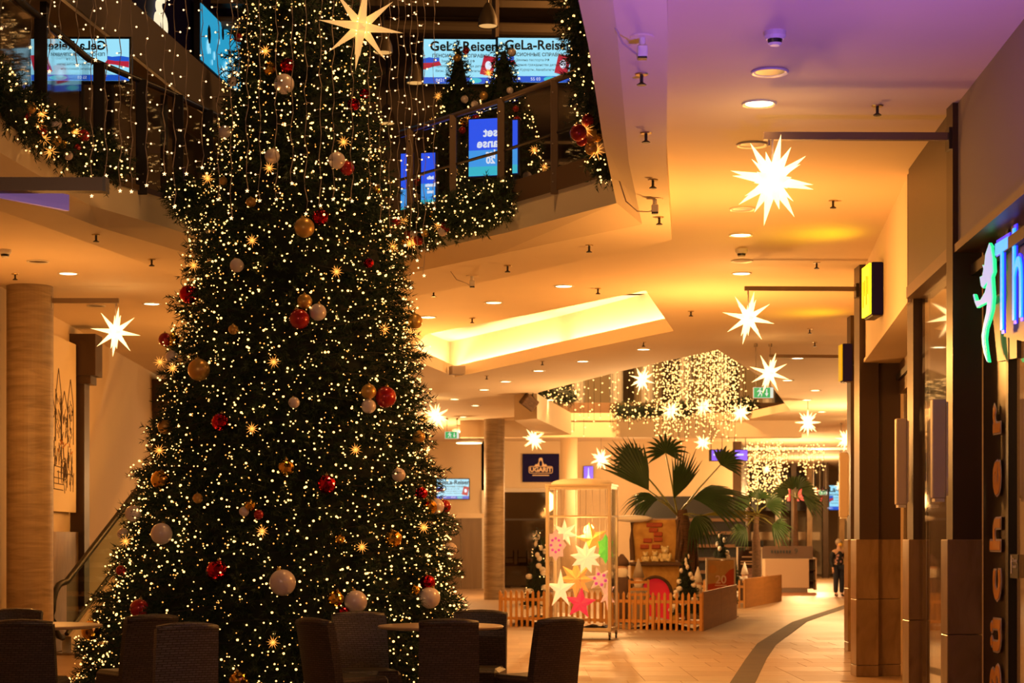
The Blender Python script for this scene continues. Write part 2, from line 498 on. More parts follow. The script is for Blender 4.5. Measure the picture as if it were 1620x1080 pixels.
# ---- recessed lit cove in the ceiling
COVE = [(1.72, 24.4), (2.48, 29.1), (.75, 33.0), (-1.12, 37.4), (-1.85, 33.2), (-1.35, 29.6), (.25, 27.0)]
H2 = [(.25, 44.5), (.6, 41.2), (2.1, 36), (3.47, 32), (5.2, 38.5), (6.9, 47), (6.2, 51), (.9, 51)]
ESC = [(-5.3, 31.6), (-3.6, 31.6), (-3.0, 35.5), (-4.8, 35.5)]
ceiling = MB().flat([[(-12, -6), (24, -6), (24, 100), (-12, 100)], P3, COVE, H2, ESC], 4.8).build('ceiling', MATS['plaster'], kind='structure')
cov = thing('ceiling_cove', kind='structure')
cc = Vector((.35, 30.9))
def grow_out(p, d):
    v = Vector(p) - cc
    return tuple(cc + v * (1 + d / v.length))
COVX = [grow_out(p, .55) for p in COVE]
# the opening has an upstand; light tubes lie behind it in the wider shell
MB().sheet([at(COVE, 4.8), at(COVE, 5.02)], True).build('cove_lip', MATS['plaster'], cov)
MB().sheet([at(COVE, 4.82), at(COVX, 4.82), at(COVX, 5.55)], True).flat([COVX], 5.55).build('cove_shell', MATS['plaster'], cov)
emis('cove_tube', (1, .66, .30), 62.0)
for a, b in ((0, 1), (1, 2), (2, 3), (3, 4), (4, 5)):
    p, q = Vector(grow_out(COVE[a], .22)), Vector(grow_out(COVE[b], .22))
    d = q - p
    MB().tube((*(p + d * .04), 4.90), (*(p + d * .96), 4.90), .035, n=8).build('light_tube', MATS['cove_tube'], cov)
MB().box((-1.06, 36.6, 4.86), (.26, .26, .16), rz=.3).build('cove_projector', MATS['plaster_mauve'], cov)

# ---- second atrium: rim, far gallery edge, upper storey behind it
MB().sheet([at(H2, 4.8), at(H2, 5.0)], True).build('trim_4', MATS['plaster'], kind='structure')
MB().box((3.2, 51.3, 4.68), (9.2, .5, .66)).build('trim_5', MATS['plaster'], kind='structure')
MB().box((3.6, 51.1, 5.14), (8.4, .2, .27)).build('trim_6', MATS['brown_strip'], kind='structure')
floor_up = MB().flat([[(-12, 6), (14, 6), (14, 64), (-12, 64)], P1, COVX, H2], 5.0).build('floor_upper', MATS['brown_strip'], kind='structure')
MB().box((4, 58, 7.5), (16, .2, 5)).build('wall_upper_far', MATS['wall_cream'], kind='structure')
for i, x in enumerate((1.9, 3.0, 3.9, 5.0, 6.1, 7.4)):
    MB().tube((x, 54.5, 5), (x, 54.5, 9), .2, n=14).build('upper_column', MATS['white_plastic'], smooth=False, kind='structure')
# white slanted rim of the second atrium that faces the hall
MB().prism([(.55, 41.6), (.05, 42.2), (.7, 48.5), (1.5, 48.0)], 4.25, 4.8).build('trim_7', MATS['plaster'], kind='structure')

# ---- upper storey around the first atrium
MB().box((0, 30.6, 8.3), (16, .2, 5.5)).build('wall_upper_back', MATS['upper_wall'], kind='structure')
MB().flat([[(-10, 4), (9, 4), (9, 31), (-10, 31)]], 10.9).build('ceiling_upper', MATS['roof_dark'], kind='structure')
for i in range(4):
    y = 26.4 + i * .9
    z = 8.85 + i * .22
    MB().tube((-7, y, z), (8, y + 1.2, z), .09, n=10).build('roof_beam', MATS['beam_steel'], kind='structure')
    MB().box((.5, y + .5, z + .30), (15, .25, .10), rz=.05).build('roof_beam', MATS['beam_steel'], kind='structure')
for x in (-2.2, .9, 2.6):
    MB().box((x, 27.4, 9.9), (.12, 5.0, .3)).build('roof_duct', MATS['beam_steel'], kind='structure')
for k in range(7):
    MB().box((.35, 30.25, 5.9 + k * .33), (3.0, .5, .05), rz=.04).build('display_shelf', MATS['beam_steel'], bpy.data.objects['wall_upper_back'])
# side shop on the upper floor (glazing, soffit band, sign fascia)
ua, ub, uc = Vector((-5.8, 11.0)), Vector((-4.73, 20.0)), Vector((-3.75, 28.4))
def wallbox(mb, a, b, z0, z1, th=.2, side=1):
    a = Vector(a[:2]); b = Vector(b[:2]); d = (b - a).normalized(); n = Vector((-d.y, d.x)) * th * side
    return mb.prism([tuple(a), tuple(b), tuple(b + n), tuple(a + n)], z0, z1)
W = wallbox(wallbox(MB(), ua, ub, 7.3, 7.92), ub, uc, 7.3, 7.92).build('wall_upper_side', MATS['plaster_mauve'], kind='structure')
wallbox(wallbox(MB(), ua + Vector((-.25, 0)), ub + Vector((-.25, 0)), 7.92, 10.8), ub + Vector((-.25, 0)), uc + Vector((-.25, 0)), 7.92, 10.8).build('sign_fascia', MATS['navy_panel'], W)
wallbox(wallbox(MB(), ua, ub, 7.26, 7.32, .5), ub, uc, 7.26, 7.32, .5).build('soffit_edge', MATS['plaster'], W)
for i in range(10):
    p = ua.lerp(uc, i / 9.0) if i else ua
    p = (ua.lerp(ub, i / 5) if i <= 5 else ub.lerp(uc, (i - 5) / 4))
    MB().box((p.x - .2, p.y, 6.15), (.07, .09, 2.3), rz=-.1).build('mullion', MATS['dark_steel'], W)
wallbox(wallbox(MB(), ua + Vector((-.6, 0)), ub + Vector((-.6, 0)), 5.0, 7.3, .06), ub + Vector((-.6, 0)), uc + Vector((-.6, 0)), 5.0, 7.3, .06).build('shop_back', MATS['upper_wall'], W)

# ---- left wall with pilasters, travertine column, marble base
lw = [(-6.3, 8), (-6.45, 23.2), (-6.57, 27.2), (-6.9, 36.5), (-7.6, 62)]
mb = MB()
for a, b in zip(lw[:-1], lw[1:]): wallbox(mb, a, b, 0, 4.8, .3)
wl = mb.build('wall_left', MATS['wall_cream'], kind='structure')
def pilaster(D, xw, w=.3, dep=.42):
    MB().box((xw + dep / 2 - .08, D, 2.1), (dep, w, 4.2)).box((xw + dep / 2, D, 4.36), (dep + .2, w + .14, .62)).box((xw + dep / 2 - .03, D, 4.0), (dep + .1, w + .07, .14)).build('pilaster', MATS['brown_metal'], wl)
pilaster(28.55, -6.62, .34, .30); pilaster(36.6, -6.92, .5, .42)
MB().box((-6.43, 24.9, 2.4), (.25, .4, 4.8)).build('pilaster', MATS['brown_metal'], wl)
for k in range(3):
    a = 25.3 + k * 1.02
    MB().box((-6.50 - .03 * k + .03, a + .5, .86), (.10, 1.0, 1.70)).build('marble_slab', MATS['marble'], wl)
MB().tube((-6.1, 24, 0), (-6.1, 24, 4.8), .29, n=40).build('column_stone', MATS['travertine'], kind='structure', smooth=False)
MB().tube((-4.75, 12.0, 0), (-4.75, 12.0, 4.8), .29, n=40).build('column_stone', MATS['travertine'], kind='structure')
MB().tube((-.47, 50.5, 0), (-.47, 50.5, 4.8), .275, n=40).build('column_stone', MATS['travertine'], kind='structure')
MB().tube((1.74, 58, 0), (1.74, 58, 4.8), .26, n=32).build('column_stone', MATS['wall_cream'], kind='structure', smooth=True)

# ---- far walls
wb = thing('wall_back', kind='structure')
MB().box((-5.1, 62, 2.4), (8.4, .3, 4.8)).build('plaster_wall', MATS['wall_cream'], wb)      # ends at x=-.9
MB().box((.1, 62, 4.0), (2.2, .3, 1.6)).build('plaster_wall', MATS['wall_cream'], wb)
MB().box((4.2, 62, 2.4), (6.0, .3, 4.8)).build('plaster_wall', MATS['wall_cream'], wb)
MB().box((.15, 66.2, 2.4), (5, .2, 4.8)).build('shop_rear_wall', MATS['wall_cream'], wb)
wood_like('panel_olive', (.17, .10, .045), (.21, .13, .06), (4, 4, .4), .4, 2)
for k in range(3):
    MB().box((-2.9 + k * .82, 61.8, 1.15), (.80, .08, 2.3)).build('shutter_panel', MATS['panel_olive'], wb)
MB().box((-2.0, 61.78, 2.37), (2.7, .14, .16)).build('shutter_head', MATS['plaster'], wb)
MB().box((.15, 61.8, 3.2), (1.9, .12, .12)).build('shop_head', MATS['steel'], wb)
MB().box((-.93, 61.8, 1.6), (.10, .12, 3.2)).build('shop_jamb', MATS['steel'], wb)
MB().box((.2, 61.85, 2.25), (1.9, .06, .06)).build('shop_rail', MATS['dark_steel'], wb)
MB().box((.12, 61.9, 1.6), (2.0, .02, 3.1)).build('shop_pane', MATS['glass_dark'], wb)
lamp('shop_lamp', 'POINT', (.2, 64, 3.6), 50, WARM2, .2)
# dark shop front behind the palms and the end of the mall
we = thing('wall_end', kind='structure')
MB().prism([(7.1, 62.0), (7.5, 62.0), (11.2, 88), (10.8, 88)], 0, 4.8).build('side_wall', MATS['brown_metal'], we)
MB().box((15, 88, 2.4), (12, .3, 4.8)).build('end_wall', MATS['wall_cream'], we)
for k in range(6):
    MB().box((11.2 + k * .62, 80 - k * .3, 2.4), (.22, .3, 4.8)).build('end_pillar', MATS['brown_metal' if k % 2 else 'marble'], we)
MB().box((11.6, 82.5, 3.7), (3.2, .2, 1.7)).build('shop_glazing', MATS['black'], we)
MB().box((11.6, 82.2, 1.75), (3.4, .6, .35)).build('shop_lintel', MATS['wall_cream'], we)
for k in range(5):
    MB().box((5.9, 61.2 + .05 * k, .55 + k * .42), (3.4, .3, .10)).build('display_shelf', MATS['brown_strip'], we)
MB().box((5.8, 61.7, 1.5), (3.6, .06, 3.0)).build('shop_front', MATS['black'], we)
# lit slot in the far ceiling
emis('slot', (1, .66, .25), 2.2)
tag(MB().box((9.0, 66.5, 4.78), (6.0, .9, .03)).build('ceiling_light_slot', MATS['slot']), 'long bright light slot set in the far mall ceiling', 'ceiling light')

# ---- right shop row
WR = [(2.70, 4.0), (3.10, 11.47), (3.24, 13.9), (3.44, 16.5), (4.11, 22.2), (4.88, 27.1), (9.75, 53.0), (13.5, 74)]
ws = thing('wall_right', kind='structure')
def seg(name, a, b, z0, z1, m, th, off=0.0):
    a = Vector(a); b = Vector(b); d = (b - a).normalized(); n = Vector((d.y, -d.x))
    a = a + n * off; b = b + n * off
    return MB().prism([tuple(a), tuple(b), tuple(b + n * th), tuple(a + n * th)], z0, z1).build(name, MATS[m], ws)
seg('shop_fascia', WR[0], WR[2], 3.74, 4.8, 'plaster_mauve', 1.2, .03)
seg('fascia_edge', WR[0], WR[2], 3.70, 3.76, 'brown_strip', .5, .0)
seg('transom_panel', (3.27, 14.1), (3.43, 16.4), 3.78, 4.8, 'brown_metal', .2)
seg('window_head', (3.27, 14.1), (3.43, 16.4), 3.68, 3.78, 'brown_strip', .14, -.02)
seg('shop_fascia', WR[3], WR[4], 3.70, 4.8, 'plaster', .5, .02)
seg('soffit', WR[3], WR[4], 3.66, 3.70, 'plaster', .62, .0)
seg('door_header', WR[3], WR[4], 3.30, 3.66, 'brown_strip', .1, .42)
seg('door_track', WR[3], WR[4], 3.45, 3.52, 'dark_steel', .05, .38)
seg('shop_fascia', WR[4], WR[5], 3.70, 4.8, 'plaster', .5, .02)
seg('shop_fascia', WR[5], WR[6], 3.70, 4.8, 'plaster', .5, .02)
seg('shop_fascia', WR[6], WR[7], 3.2, 4.8, 'plaster', .5, .02)
seg('glass_pane', (3.30, 14.1), (3.47, 16.4), .0, 3.70, 'glass', .012, .05)
seg('glass_pane', WR[3], WR[4], .0, 3.32, 'glass', .012, .46)
for k in range(1, 4):
    p = Vector(WR[3]).lerp(Vector(WR[4]), k / 4) + Vector((.47, -.05))
    MB().box((p.x, p.y, 1.66), (.05, .07, 3.32), rz=-.12).build('door_stile', MATS['brown_metal'], ws)
seg('glass_pane', WR[4], WR[5], .0, 3.70, 'glass', .012, .2)
seg('window_wall', WR[5], WR[6], .0, 3.70, 'brown_metal', .1, .3)
seg('window_wall', WR[6], WR[7], .0, 3.3, 'brown_metal', .1, .2)
# near bay: bronze panel with the lettering, mullion, pane
seg('bronze_panel', (3.40, 12.92), (3.45, 13.88), 0, 3.74, 'bronze_panel', .03)
seg('window_mullion', (3.385, 12.86), (3.39, 12.94), 0, 3.74, 'black', .06, -.02)
seg('glass_pane', (3.0, 5.0), (3.385, 12.88), 0, 3.74, 'glass', .012, .02)
seg('rail_track', (3.0, 5.0), (3.40, 13.8), 3.52, 3.60, 'dark_steel', .05, -.06)
# shop interiors behind the glass
seg('shop_rear_wall', (6.5, 4), (7.5, 16.2), 0, 4.7, 'wall_cream', .1)
seg('shop_rear_wall', (7.6, 16.4), (9.0, 26.5), 0, 4.7, 'wall_cream', .1)
MB().box((5.4, 16.35, 2.35), (3.6, .08, 4.7)).build('shop_party_wall', MATS['wall_cream'], ws)
MB().box((7.2, 26.9, 2.35), (4.4, .08, 4.7)).build('shop_party_wall', MATS['wall_cream'], ws)
for (x, y, pw) in ((5.2, 10.5, 45), (5.4, 14.8, 30), (6.3, 20, 45)):
    lamp('shop_lamp', 'POINT', (x, y, 3.4), pw, WARM, .25)

def pillar(x0, D, w, dep, marble_top=1.6, top=4.8, faces=1, rz=0.0):
    """brown clad pillar on a marble foot; x0 is its aisle edge"""
    o = thing('pillar', kind='structure', loc=(x0, D, 0), rz=rz)
    MB().box((w / 2 + .02, dep / 2, (marble_top + top) / 2), (w - .02, dep, top - marble_top)).build('shaft', MATS['brown_metal'], o)
    for k, (z0, z1) in enumerate(((0, .13), (.134, .90), (.904, marble_top))):
        MB().box((w / 2, dep / 2, (z0 + z1) / 2), (w + .02, dep + .02, z1 - z0), bevel=.006).build('marble_slab', MATS['marble'], o)
    return o
pillar(3.20, 13.9, .235, .2)
pillar(3.44, 16.4, .10, .25)
pillar(4.02, 22.1, .24, .35, top=4.8); pillar(4.27, 22.25, .28, .3, top=3.7)
pillar(4.81, 27.1, .14, .3)
for k, D in enumerate((33.0, 40, 47, 53)):
    x = 4.88 + (D - 27.1) * .188
    pillar(x, D, .3, .4)
# ================================================================== NEEDLES, TREES, GARLANDS
def sprigs(pos, axis, length, rs, k=22, w=.006, nl=.055):
    """needle triangles for sprigs: pos (n,3), axis (n,3) unit, length (n,)"""
    n = len(pos)
    t = rs.uniform(.0, 1.0, (n, k))
    base = pos[:, None, :] + axis[:, None, :] * (t * length[:, None])[:, :, None]
    rnd = rs.normal(size=(n, k, 3))
    perp = rnd - (rnd * axis[:, None, :]).sum(-1, keepdims=True) * axis[:, None, :]
    perp /= np.linalg.norm(perp, axis=-1, keepdims=True) + 1e-9
    d = perp * .8 + axis[:, None, :] * .75
    d /= np.linalg.norm(d, axis=-1, keepdims=True)
    side = np.cross(d, rs.normal(size=(n, k, 3)))
    side /= np.linalg.norm(side, axis=-1, keepdims=True) + 1e-9
    ln = nl * rs.uniform(.7, 1.3, (n, k, 1))
    a = base - side * w; b = base + side * w; c = base + d * ln
    V = np.stack([a, b, c], 2).reshape(-1, 3)
    # twig itself
    tw = np.stack([pos - np.array([0, 0, .006]), pos + np.array([0, 0, .006]), pos + axis * length[:, None]], 1).reshape(-1, 3)
    V = np.concatenate([V, tw])
    return V, np.arange(len(V)).reshape(-1, 3)

OCT_V = np.array([(1, 0, 0), (-1, 0, 0), (0, 1, 0), (0, -1, 0), (0, 0, 1), (0, 0, -1)], float)
OCT_T = np.array([(0, 2, 4), (2, 1, 4), (1, 3, 4), (3, 0, 4), (2, 0, 5), (1, 2, 5), (3, 1, 5), (0, 3, 5)])
g = (1 + 5 ** .5) / 2
ICO_V = np.array([(-1, g, 0), (1, g, 0), (-1, -g, 0), (1, -g, 0), (0, -1, g), (0, 1, g), (0, -1, -g), (0, 1, -g), (g, 0, -1), (g, 0, 1), (-g, 0, -1), (-g, 0, 1)]) / math.hypot(1, g)
ICO_T = np.array([(0, 11, 5), (0, 5, 1), (0, 1, 7), (0, 7, 10), (0, 10, 11), (1, 5, 9), (5, 11, 4), (11, 10, 2), (10, 7, 6), (7, 1, 8), (3, 9, 4), (3, 4, 2), (3, 2, 6), (3, 6, 8), (3, 8, 9), (4, 9, 5), (2, 4, 11), (6, 2, 10), (8, 6, 7), (9, 8, 1)])
def dots(points, r, hi=True):
    bv, bt = (ICO_V, ICO_T) if hi else (OCT_V, OCT_T)
    pts = np.asarray(points, float); n = len(pts)
    rr = np.broadcast_to(np.asarray(r, float), (n,))
    V = (pts[:, None, :] + bv[None] * rr[:, None, None]).reshape(-1, 3)
    T = (bt[None] + (np.arange(n) * len(bv))[:, None, None]).reshape(-1, 3)
    return V, T

# ---- the big tree: outline measured every metre (height, radius)
TD = 18.8
prof_y = [1092, 1046, 1000, 900, 800, 700, 600, 500, 400, 300, 200, 100, 0, -100, -200]
prof_r = [322, 318, 302, 273, 247, 222, 205, 186, 171, 152, 130, 114, 91, 68, 30]
prof_c = [440, 441, 442, 451, 457, 462, 467, 469, 469, 470, 475, 476, 470, 470, 470]
TZ = np.array([EYE + (853 - y) / F * TD for y in prof_y]); TR = np.array(prof_r) * TD / F; TX = (np.array(prof_c) - 810.) * TD / F
tr_r = lambda z: np.interp(z, TZ, TR)
tr_x = lambda z: np.interp(z, TZ, TX)
TB = Vector((float(TX[0]), TD, 0))
big = thing('christmas_tree', 'giant fir Christmas tree covered in warm fairy lights standing in the atrium', 'Christmas tree', TB)
rs = np.random.RandomState(3)
def cone_points(n, rs, zlo, zhi, rf, xf, yc, depth=.12):
    z = []
    rmax = max(rf(zz) for zz in np.linspace(zlo, zhi, 40))
    while len(z) < n:
        c = rs.uniform(zlo, zhi, n); u = rs.uniform(0, rmax, n)
        z.extend(c[u < rf(c)])
    z = np.array(z[:n]); a = rs.uniform(0, 2 * np.pi, n)
    r = rf(z)
    return z, a, r
n = 12500
z, a, r = cone_points(n, rs, float(TZ[0]) - .05, float(TZ[-1]) + .1, tr_r, tr_x, TD)
tier = .10 * np.sin(z * 2 * np.pi / .42 + 1.7 * np.sin(a * 3)) + .07 * np.sin(a * 9 + z * 4)
L = rs.uniform(.14, .28, n)
rin = np.maximum(r - L * .85 + tier * .7 - rs.uniform(0, .16, n), .02)
out = np.stack([np.cos(a), np.sin(a), np.zeros(n)], 1)
ax = out + np.stack([rs.normal(0, .38, n), rs.normal(0, .38, n), rs.uniform(-.55, .25, n)], 1)
ax /= np.linalg.norm(ax, axis=1, keepdims=True)
pos = np.stack([tr_x(z) + rin * np.cos(a) - TB.x, rin * np.sin(a), z], 1)
V, T = sprigs(pos, ax, L, rs, k=24, w=.0055, nl=.058)
tag(link_mesh('foliage', np_mesh('foliage', V, T, MATS['needle']), big), kind='stuff')
rows = []
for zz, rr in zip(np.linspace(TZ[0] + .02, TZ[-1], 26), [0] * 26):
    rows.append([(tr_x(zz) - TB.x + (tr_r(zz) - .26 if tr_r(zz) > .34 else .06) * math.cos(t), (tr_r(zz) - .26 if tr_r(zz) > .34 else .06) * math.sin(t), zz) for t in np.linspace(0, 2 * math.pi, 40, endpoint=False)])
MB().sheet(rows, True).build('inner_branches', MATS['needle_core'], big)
MB().lathe([(.16, 0), (.15, 1), (.10, 5)], 14).build('trunk', MATS['trunk_bark'], big, smooth=True)
MB().lathe([(.62, 0), (.62, .10), (.30, .14), (.18, .3)], 24).build('tree_stand', MATS['dark_steel'], big, smooth=False)
# fairy lights
nl = 5900
z, a, r = cone_points(nl, rs, float(TZ[0]) + .02, float(TZ[-1]) + .1, tr_r, tr_x, TD)
tier = .10 * np.sin(z * 2 * np.pi / .42 + 1.7 * np.sin(a * 3)) + .07 * np.sin(a * 9 + z * 4)
rl = r + tier * .75 - rs.uniform(.0, .17, nl)
pts = np.stack([tr_x(z) + rl * np.cos(a) - TB.x, rl * np.sin(a), z], 1)
V, T = dots(pts, rs.choice([.0066, .0092, .0125], nl, p=[.45, .35, .2]))
tag(link_mesh('fairy_lights', np_mesh('fairy_lights', V, T, MATS['bulb']), big), kind='stuff')
na = 3200
z, a, r = cone_points(na, rs, float(TZ[0]) + .02, float(TZ[-1]) + .1, tr_r, tr_x, TD)
rl = r - rs.uniform(-.02, .2, na)
pts = np.stack([tr_x(z) + rl * np.cos(a) - TB.x, rl * np.sin(a), z], 1)
V, T = dots(pts, rs.choice([.005, .007, .009], na), False)
tag(link_mesh('amber_lights', np_mesh('amber_lights', V, T, MATS['bulb_amber']), big), kind='stuff')
# light cable winding round the tree
cab = []
for i in range(1500):
    t = i / 1500; zz = TZ[0] + .1 + t * (7.9 - TZ[0]); an = i * .16
    rr = tr_r(zz) - .03 + .07 * math.sin(an * 2.7)
    cab.append((tr_x(zz) - TB.x + rr * math.cos(an), rr * math.sin(an), zz + .12 * math.sin(an * 1.9)))
MB().path(cab, .004, 3).build('light_cable', MATS['cloth_black'], big, fix=False)

def on_tree(px, py, sink=0.0):
    """where the line of sight through a frame point meets the tree's outline"""
    best = None; bd = 9
    for D in np.arange(16.0, 19.6, .02):
        p = P(px, py, D)
        d = math.hypot(p.x - tr_x(p.z), D - TD) - (tr_r(p.z) - sink)
        if d <= 0: return p
        if d < bd: bd, best = d, p
    return best

# ---- baubles
BALL = {k: MB().ball((0, 0, 0), 1, 28, 18).mesh('ball', MATS[m], True) for k, m in (('red', 'bauble_red'), ('gold', 'bauble_gold'), ('pearl', 'bauble_pearl'))}
def facet_mesh(m):
    import bmesh
    bm = bmesh.new(); bmesh.ops.create_icosphere(bm, subdivisions=3, radius=1)
    rr = random.Random(4)
    for v in bm.verts:
        v.co *= rr.uniform(.965, 1.03)
    me = bpy.data.meshes.new('ball'); bm.to_mesh(me); bm.free(); me.materials.append(MATS[m]); return me
BALL['fred'] = facet_mesh('facet_red'); BALL['fgold'] = facet_mesh('facet_gold')
CAP = MB().lathe([(.17, .94), (.17, 1.10), (.12, 1.13)], 12).tube((0, 0, 1.1), (0, 0, 1.3), .03, n=6).mesh('cap', MATS['brass'])
DESC = {'red': 'glossy red bauble', 'gold': 'matte gold bauble', 'pearl': 'pearly white bauble', 'fred': 'mirror-faceted red bauble', 'fgold': 'mirror-faceted gold bauble'}
def bauble(kind, loc, r, label, group):
    o = thing('bauble', label, 'bauble', loc, group=group, scale=r)
    o.rotation_euler = (rng.uniform(-.3, .3), rng.uniform(-.3, .3), rng.uniform(0, 6))
    link_mesh('ball', BALL[kind], o); link_mesh('cap', CAP, o)
    return o
BAUBLES = [ # px, py, radius px, kind
 (483,362,16,'gold'),(508,345,13,'fred'),(376,421,11,'pearl'),(584,417,8,'fred'),(301,467,15,'fred'),(483,478,12,'gold'),(475,506,16,'red'),(504,495,13.5,'pearl'),
 (370,522,8,'gold'),(263,538,11,'red'),(275,538,11,'fgold'),(273,565,10,'pearl'),(317,586,17.5,'gold'),(657,509,12,'gold'),(584,620,12,'gold'),(611,629,17,'red'),(584,643,11.5,'pearl'),
 (466,637,9,'pearl'),(350,668,14,'fred'),(263,675,12,'gold'),(663,691,10,'gold'),(428,111,11,'fgold'),(456,106,12,'fred'),(451,136,16,'pearl'),(378,61,7,'red'),(369,130,8,'pearl'),
 (577,150,8,'fred'),(560,167,10,'fred'),(534,256,13.5,'pearl'),(550,268,11.5,'red'),(432,249,12,'pearl'),(596,300,7.5,'fgold'),(398,321,8,'gold'),(354,287,6.5,'gold'),(357,210,10,'pearl'),
 (256,759,15,'fgold'),(454,740,13,'fgold'),(518,766,15,'fred'),(631,751,11,'pearl'),(667,780,10,'fred'),(680,802,12,'fgold'),(690,801,13,'pearl'),(703,801,11,'red'),(314,788,8,'gold'),
 (387,809,8,'pearl'),(397,800,9,'fgold'),(410,814,8,'red'),(623,852,14,'fgold'),(258,844,17,'pearl'),(213,812,13,'pearl'),(196,844,9,'pearl'),(538,853,8,'fgold'),(345,902,17,'fred'),
 (449,921,21,'pearl'),(712,869,11.5,'pearl'),(193,902,8.5,'red'),(677,921,12.5,'fred'),(680,945,17,'pearl'),(657,933,8,'fgold'),(223,962,15.5,'red'),(532,946,13,'fgold'),(564,951,18,'pearl'),
 (545,968,9,'fred'),(147,996,16,'fgold'),(280,1003,17,'fgold'),(500,1065,18,'red'),(379,1076,16,'fgold')]
def near_of(i):
    px, py = BAUBLES[i][:2]
    return [j for j, b in enumerate(BAUBLES) if j != i and math.hypot(b[0] - px, b[1] - py) < 42]
for i, (px, py, rp, k) in enumerate(BAUBLES):
    p = on_tree(px, py, .04)
    r = rp * p.y / F
    p.y -= r * .8
    nb = near_of(i)
    size = 'small' if rp < 9.5 else ('large' if rp > 15.4 else 'medium')
    if nb:
        others = sorted({DESC[BAUBLES[j][3]].replace(' bauble', '') for j in nb})
        lab = f"{size} {DESC[k]} by {' and '.join(others[:2])} ones on the giant tree"
    else:
        lab = f'{size} {DESC[k]} hanging alone among the giant tree lights'
    bauble(k, p, r, lab, f'{DESC[k]}s on the giant tree')

# ---- spiky paper stars
def star_dirs():
    ds = []
    for x in (-1, 0, 1):
        for y in (-1, 0, 1):
            for z_ in (-1, 0, 1):
                n_ = abs(x) + abs(y) + abs(z_)
                if n_: ds.append((Vector((x, y, z_)).normalized(), n_))
    return ds
def spike_mb(mb, d, L0, b, core, n=4):
    q = d.to_track_quat('Z', 'Y').to_matrix()
    base = [q @ Vector((b * math.cos(2 * math.pi * (k + .5) / n), b * math.sin(2 * math.pi * (k + .5) / n), core)) for k in range(n)]
    mb.add(base + [d * L0], [(k, (k + 1) % n, n) for k in range(n)] + [tuple(range(n - 1, -1, -1))])
SPIKE = {n_: MB() for n_ in (1, 2, 3)}
for n_, (L0, b, sides) in {1: (1.0, .14, 4), 2: (.95, .132, 4), 3: (.70, .09, 3)}.items():
    spike_mb(SPIKE[n_], Vector((0, 0, 1)), L0, b, .20, sides)
SPIKE_ME = {(n_, mm): SPIKE[n_].mesh('spike', MATS[mm]) for n_ in (1, 2, 3) for mm in ('star_spike', 'star_spike_dim')}
CORE_ME = {mm: MB().ball((0, 0, 0), .235, 12, 8).mesh('core', MATS[mm], True) for mm in ('star_core', 'star_core_dim')}
def lit_star(loc, r, label, group=None, dim=False, rot=(0, 0, 0), top=None, detail=True):
    o = thing('star_lantern', label, 'star lantern', loc, group=group, rot=rot, scale=r)
    sp, co = ('star_spike_dim', 'star_core_dim') if dim else ('star_spike', 'star_core')
    link_mesh('core', CORE_ME[co], o)
    if detail:
        for d, n_ in star_dirs():
            link_mesh('spike', SPIKE_ME[(n_, sp)], o, rot=d.to_track_quat('Z', 'Y').to_euler())
    else:
        mb = MB()
        for d, n_ in star_dirs(): spike_mb(mb, d, {1: 1, 2: .95, 3: .74}[n_], {1: .11, 2: .105, 3: .08}[n_], .2)
        mb.build('spike_body', MATS[sp], o, fix=False)
    if top is not None:
        inv = Matrix.LocRotScale(Vector(loc), Euler(rot), Vector((r, r, r))).inverted()
        MB().tube(inv @ Vector(loc), inv @ Vector(top), .008 / r, n=6).build('cord', MATS['wire'], o)
    return o
# star on the tree front, hung from the roof
p = P(571, 42, 16.6)
lit_star(p, 68 * p.y / F, 'large cream star lantern hanging in front of the giant tree top', dim=True, rot=(.28, .1, .2), top=(p.x, p.y, 10.9))

# small amber stars on the tree
mb = MB()
for k in range(12):
    a_ = 2 * math.pi * k / 12
    spike_mb(mb, Vector((math.cos(a_), .25 * (-1) ** k, math.sin(a_))).normalized(), 1.0 if k % 2 == 0 else .8, .085, .12, 4)
for k in range(6):
    a_ = 2 * math.pi * k / 6 + .3
    spike_mb(mb, Vector((math.cos(a_) * .6, -.8, math.sin(a_) * .6)).normalized(), .8, .085, .12, 4)
SSTAR = mb.mesh('rays', MATS['tree_star']); SCORE = MB().ball((0, 0, 0), .2, 8, 6).mesh('lamp', MATS['tree_star_core'])
def small_star(loc, r, label, group):
    o = thing('tree_star', label, 'star', loc, group=group, scale=r, rot=(0, rng.uniform(0, 1), 0))
    link_mesh('rays', SSTAR, o); link_mesh('lamp', SCORE, o)
for (px, py) in [(401,383),(309,422),(534,432),(609,522),(435,574),(256,574),(276,584),(401,679),(622,393),(672,664),(422,85),(545,228),(428,269),(331,285),(255,713),(564,712),(417,840),(671,834),(574,865),(202,856),(254,982),(434,1015)]:
    p = on_tree(px, py, .02); p.y -= .10
    nb = sorted((math.hypot(b[0] - px, b[1] - py), b) for b in BAUBLES)[0]
    lab = f"small amber glowing star {'beside' if nb[0] < 45 else 'some way from'} a {DESC[nb[1][3]]} on the giant tree"
    small_star(p, 12.5 * p.y / F, lab, 'amber stars on the giant tree')

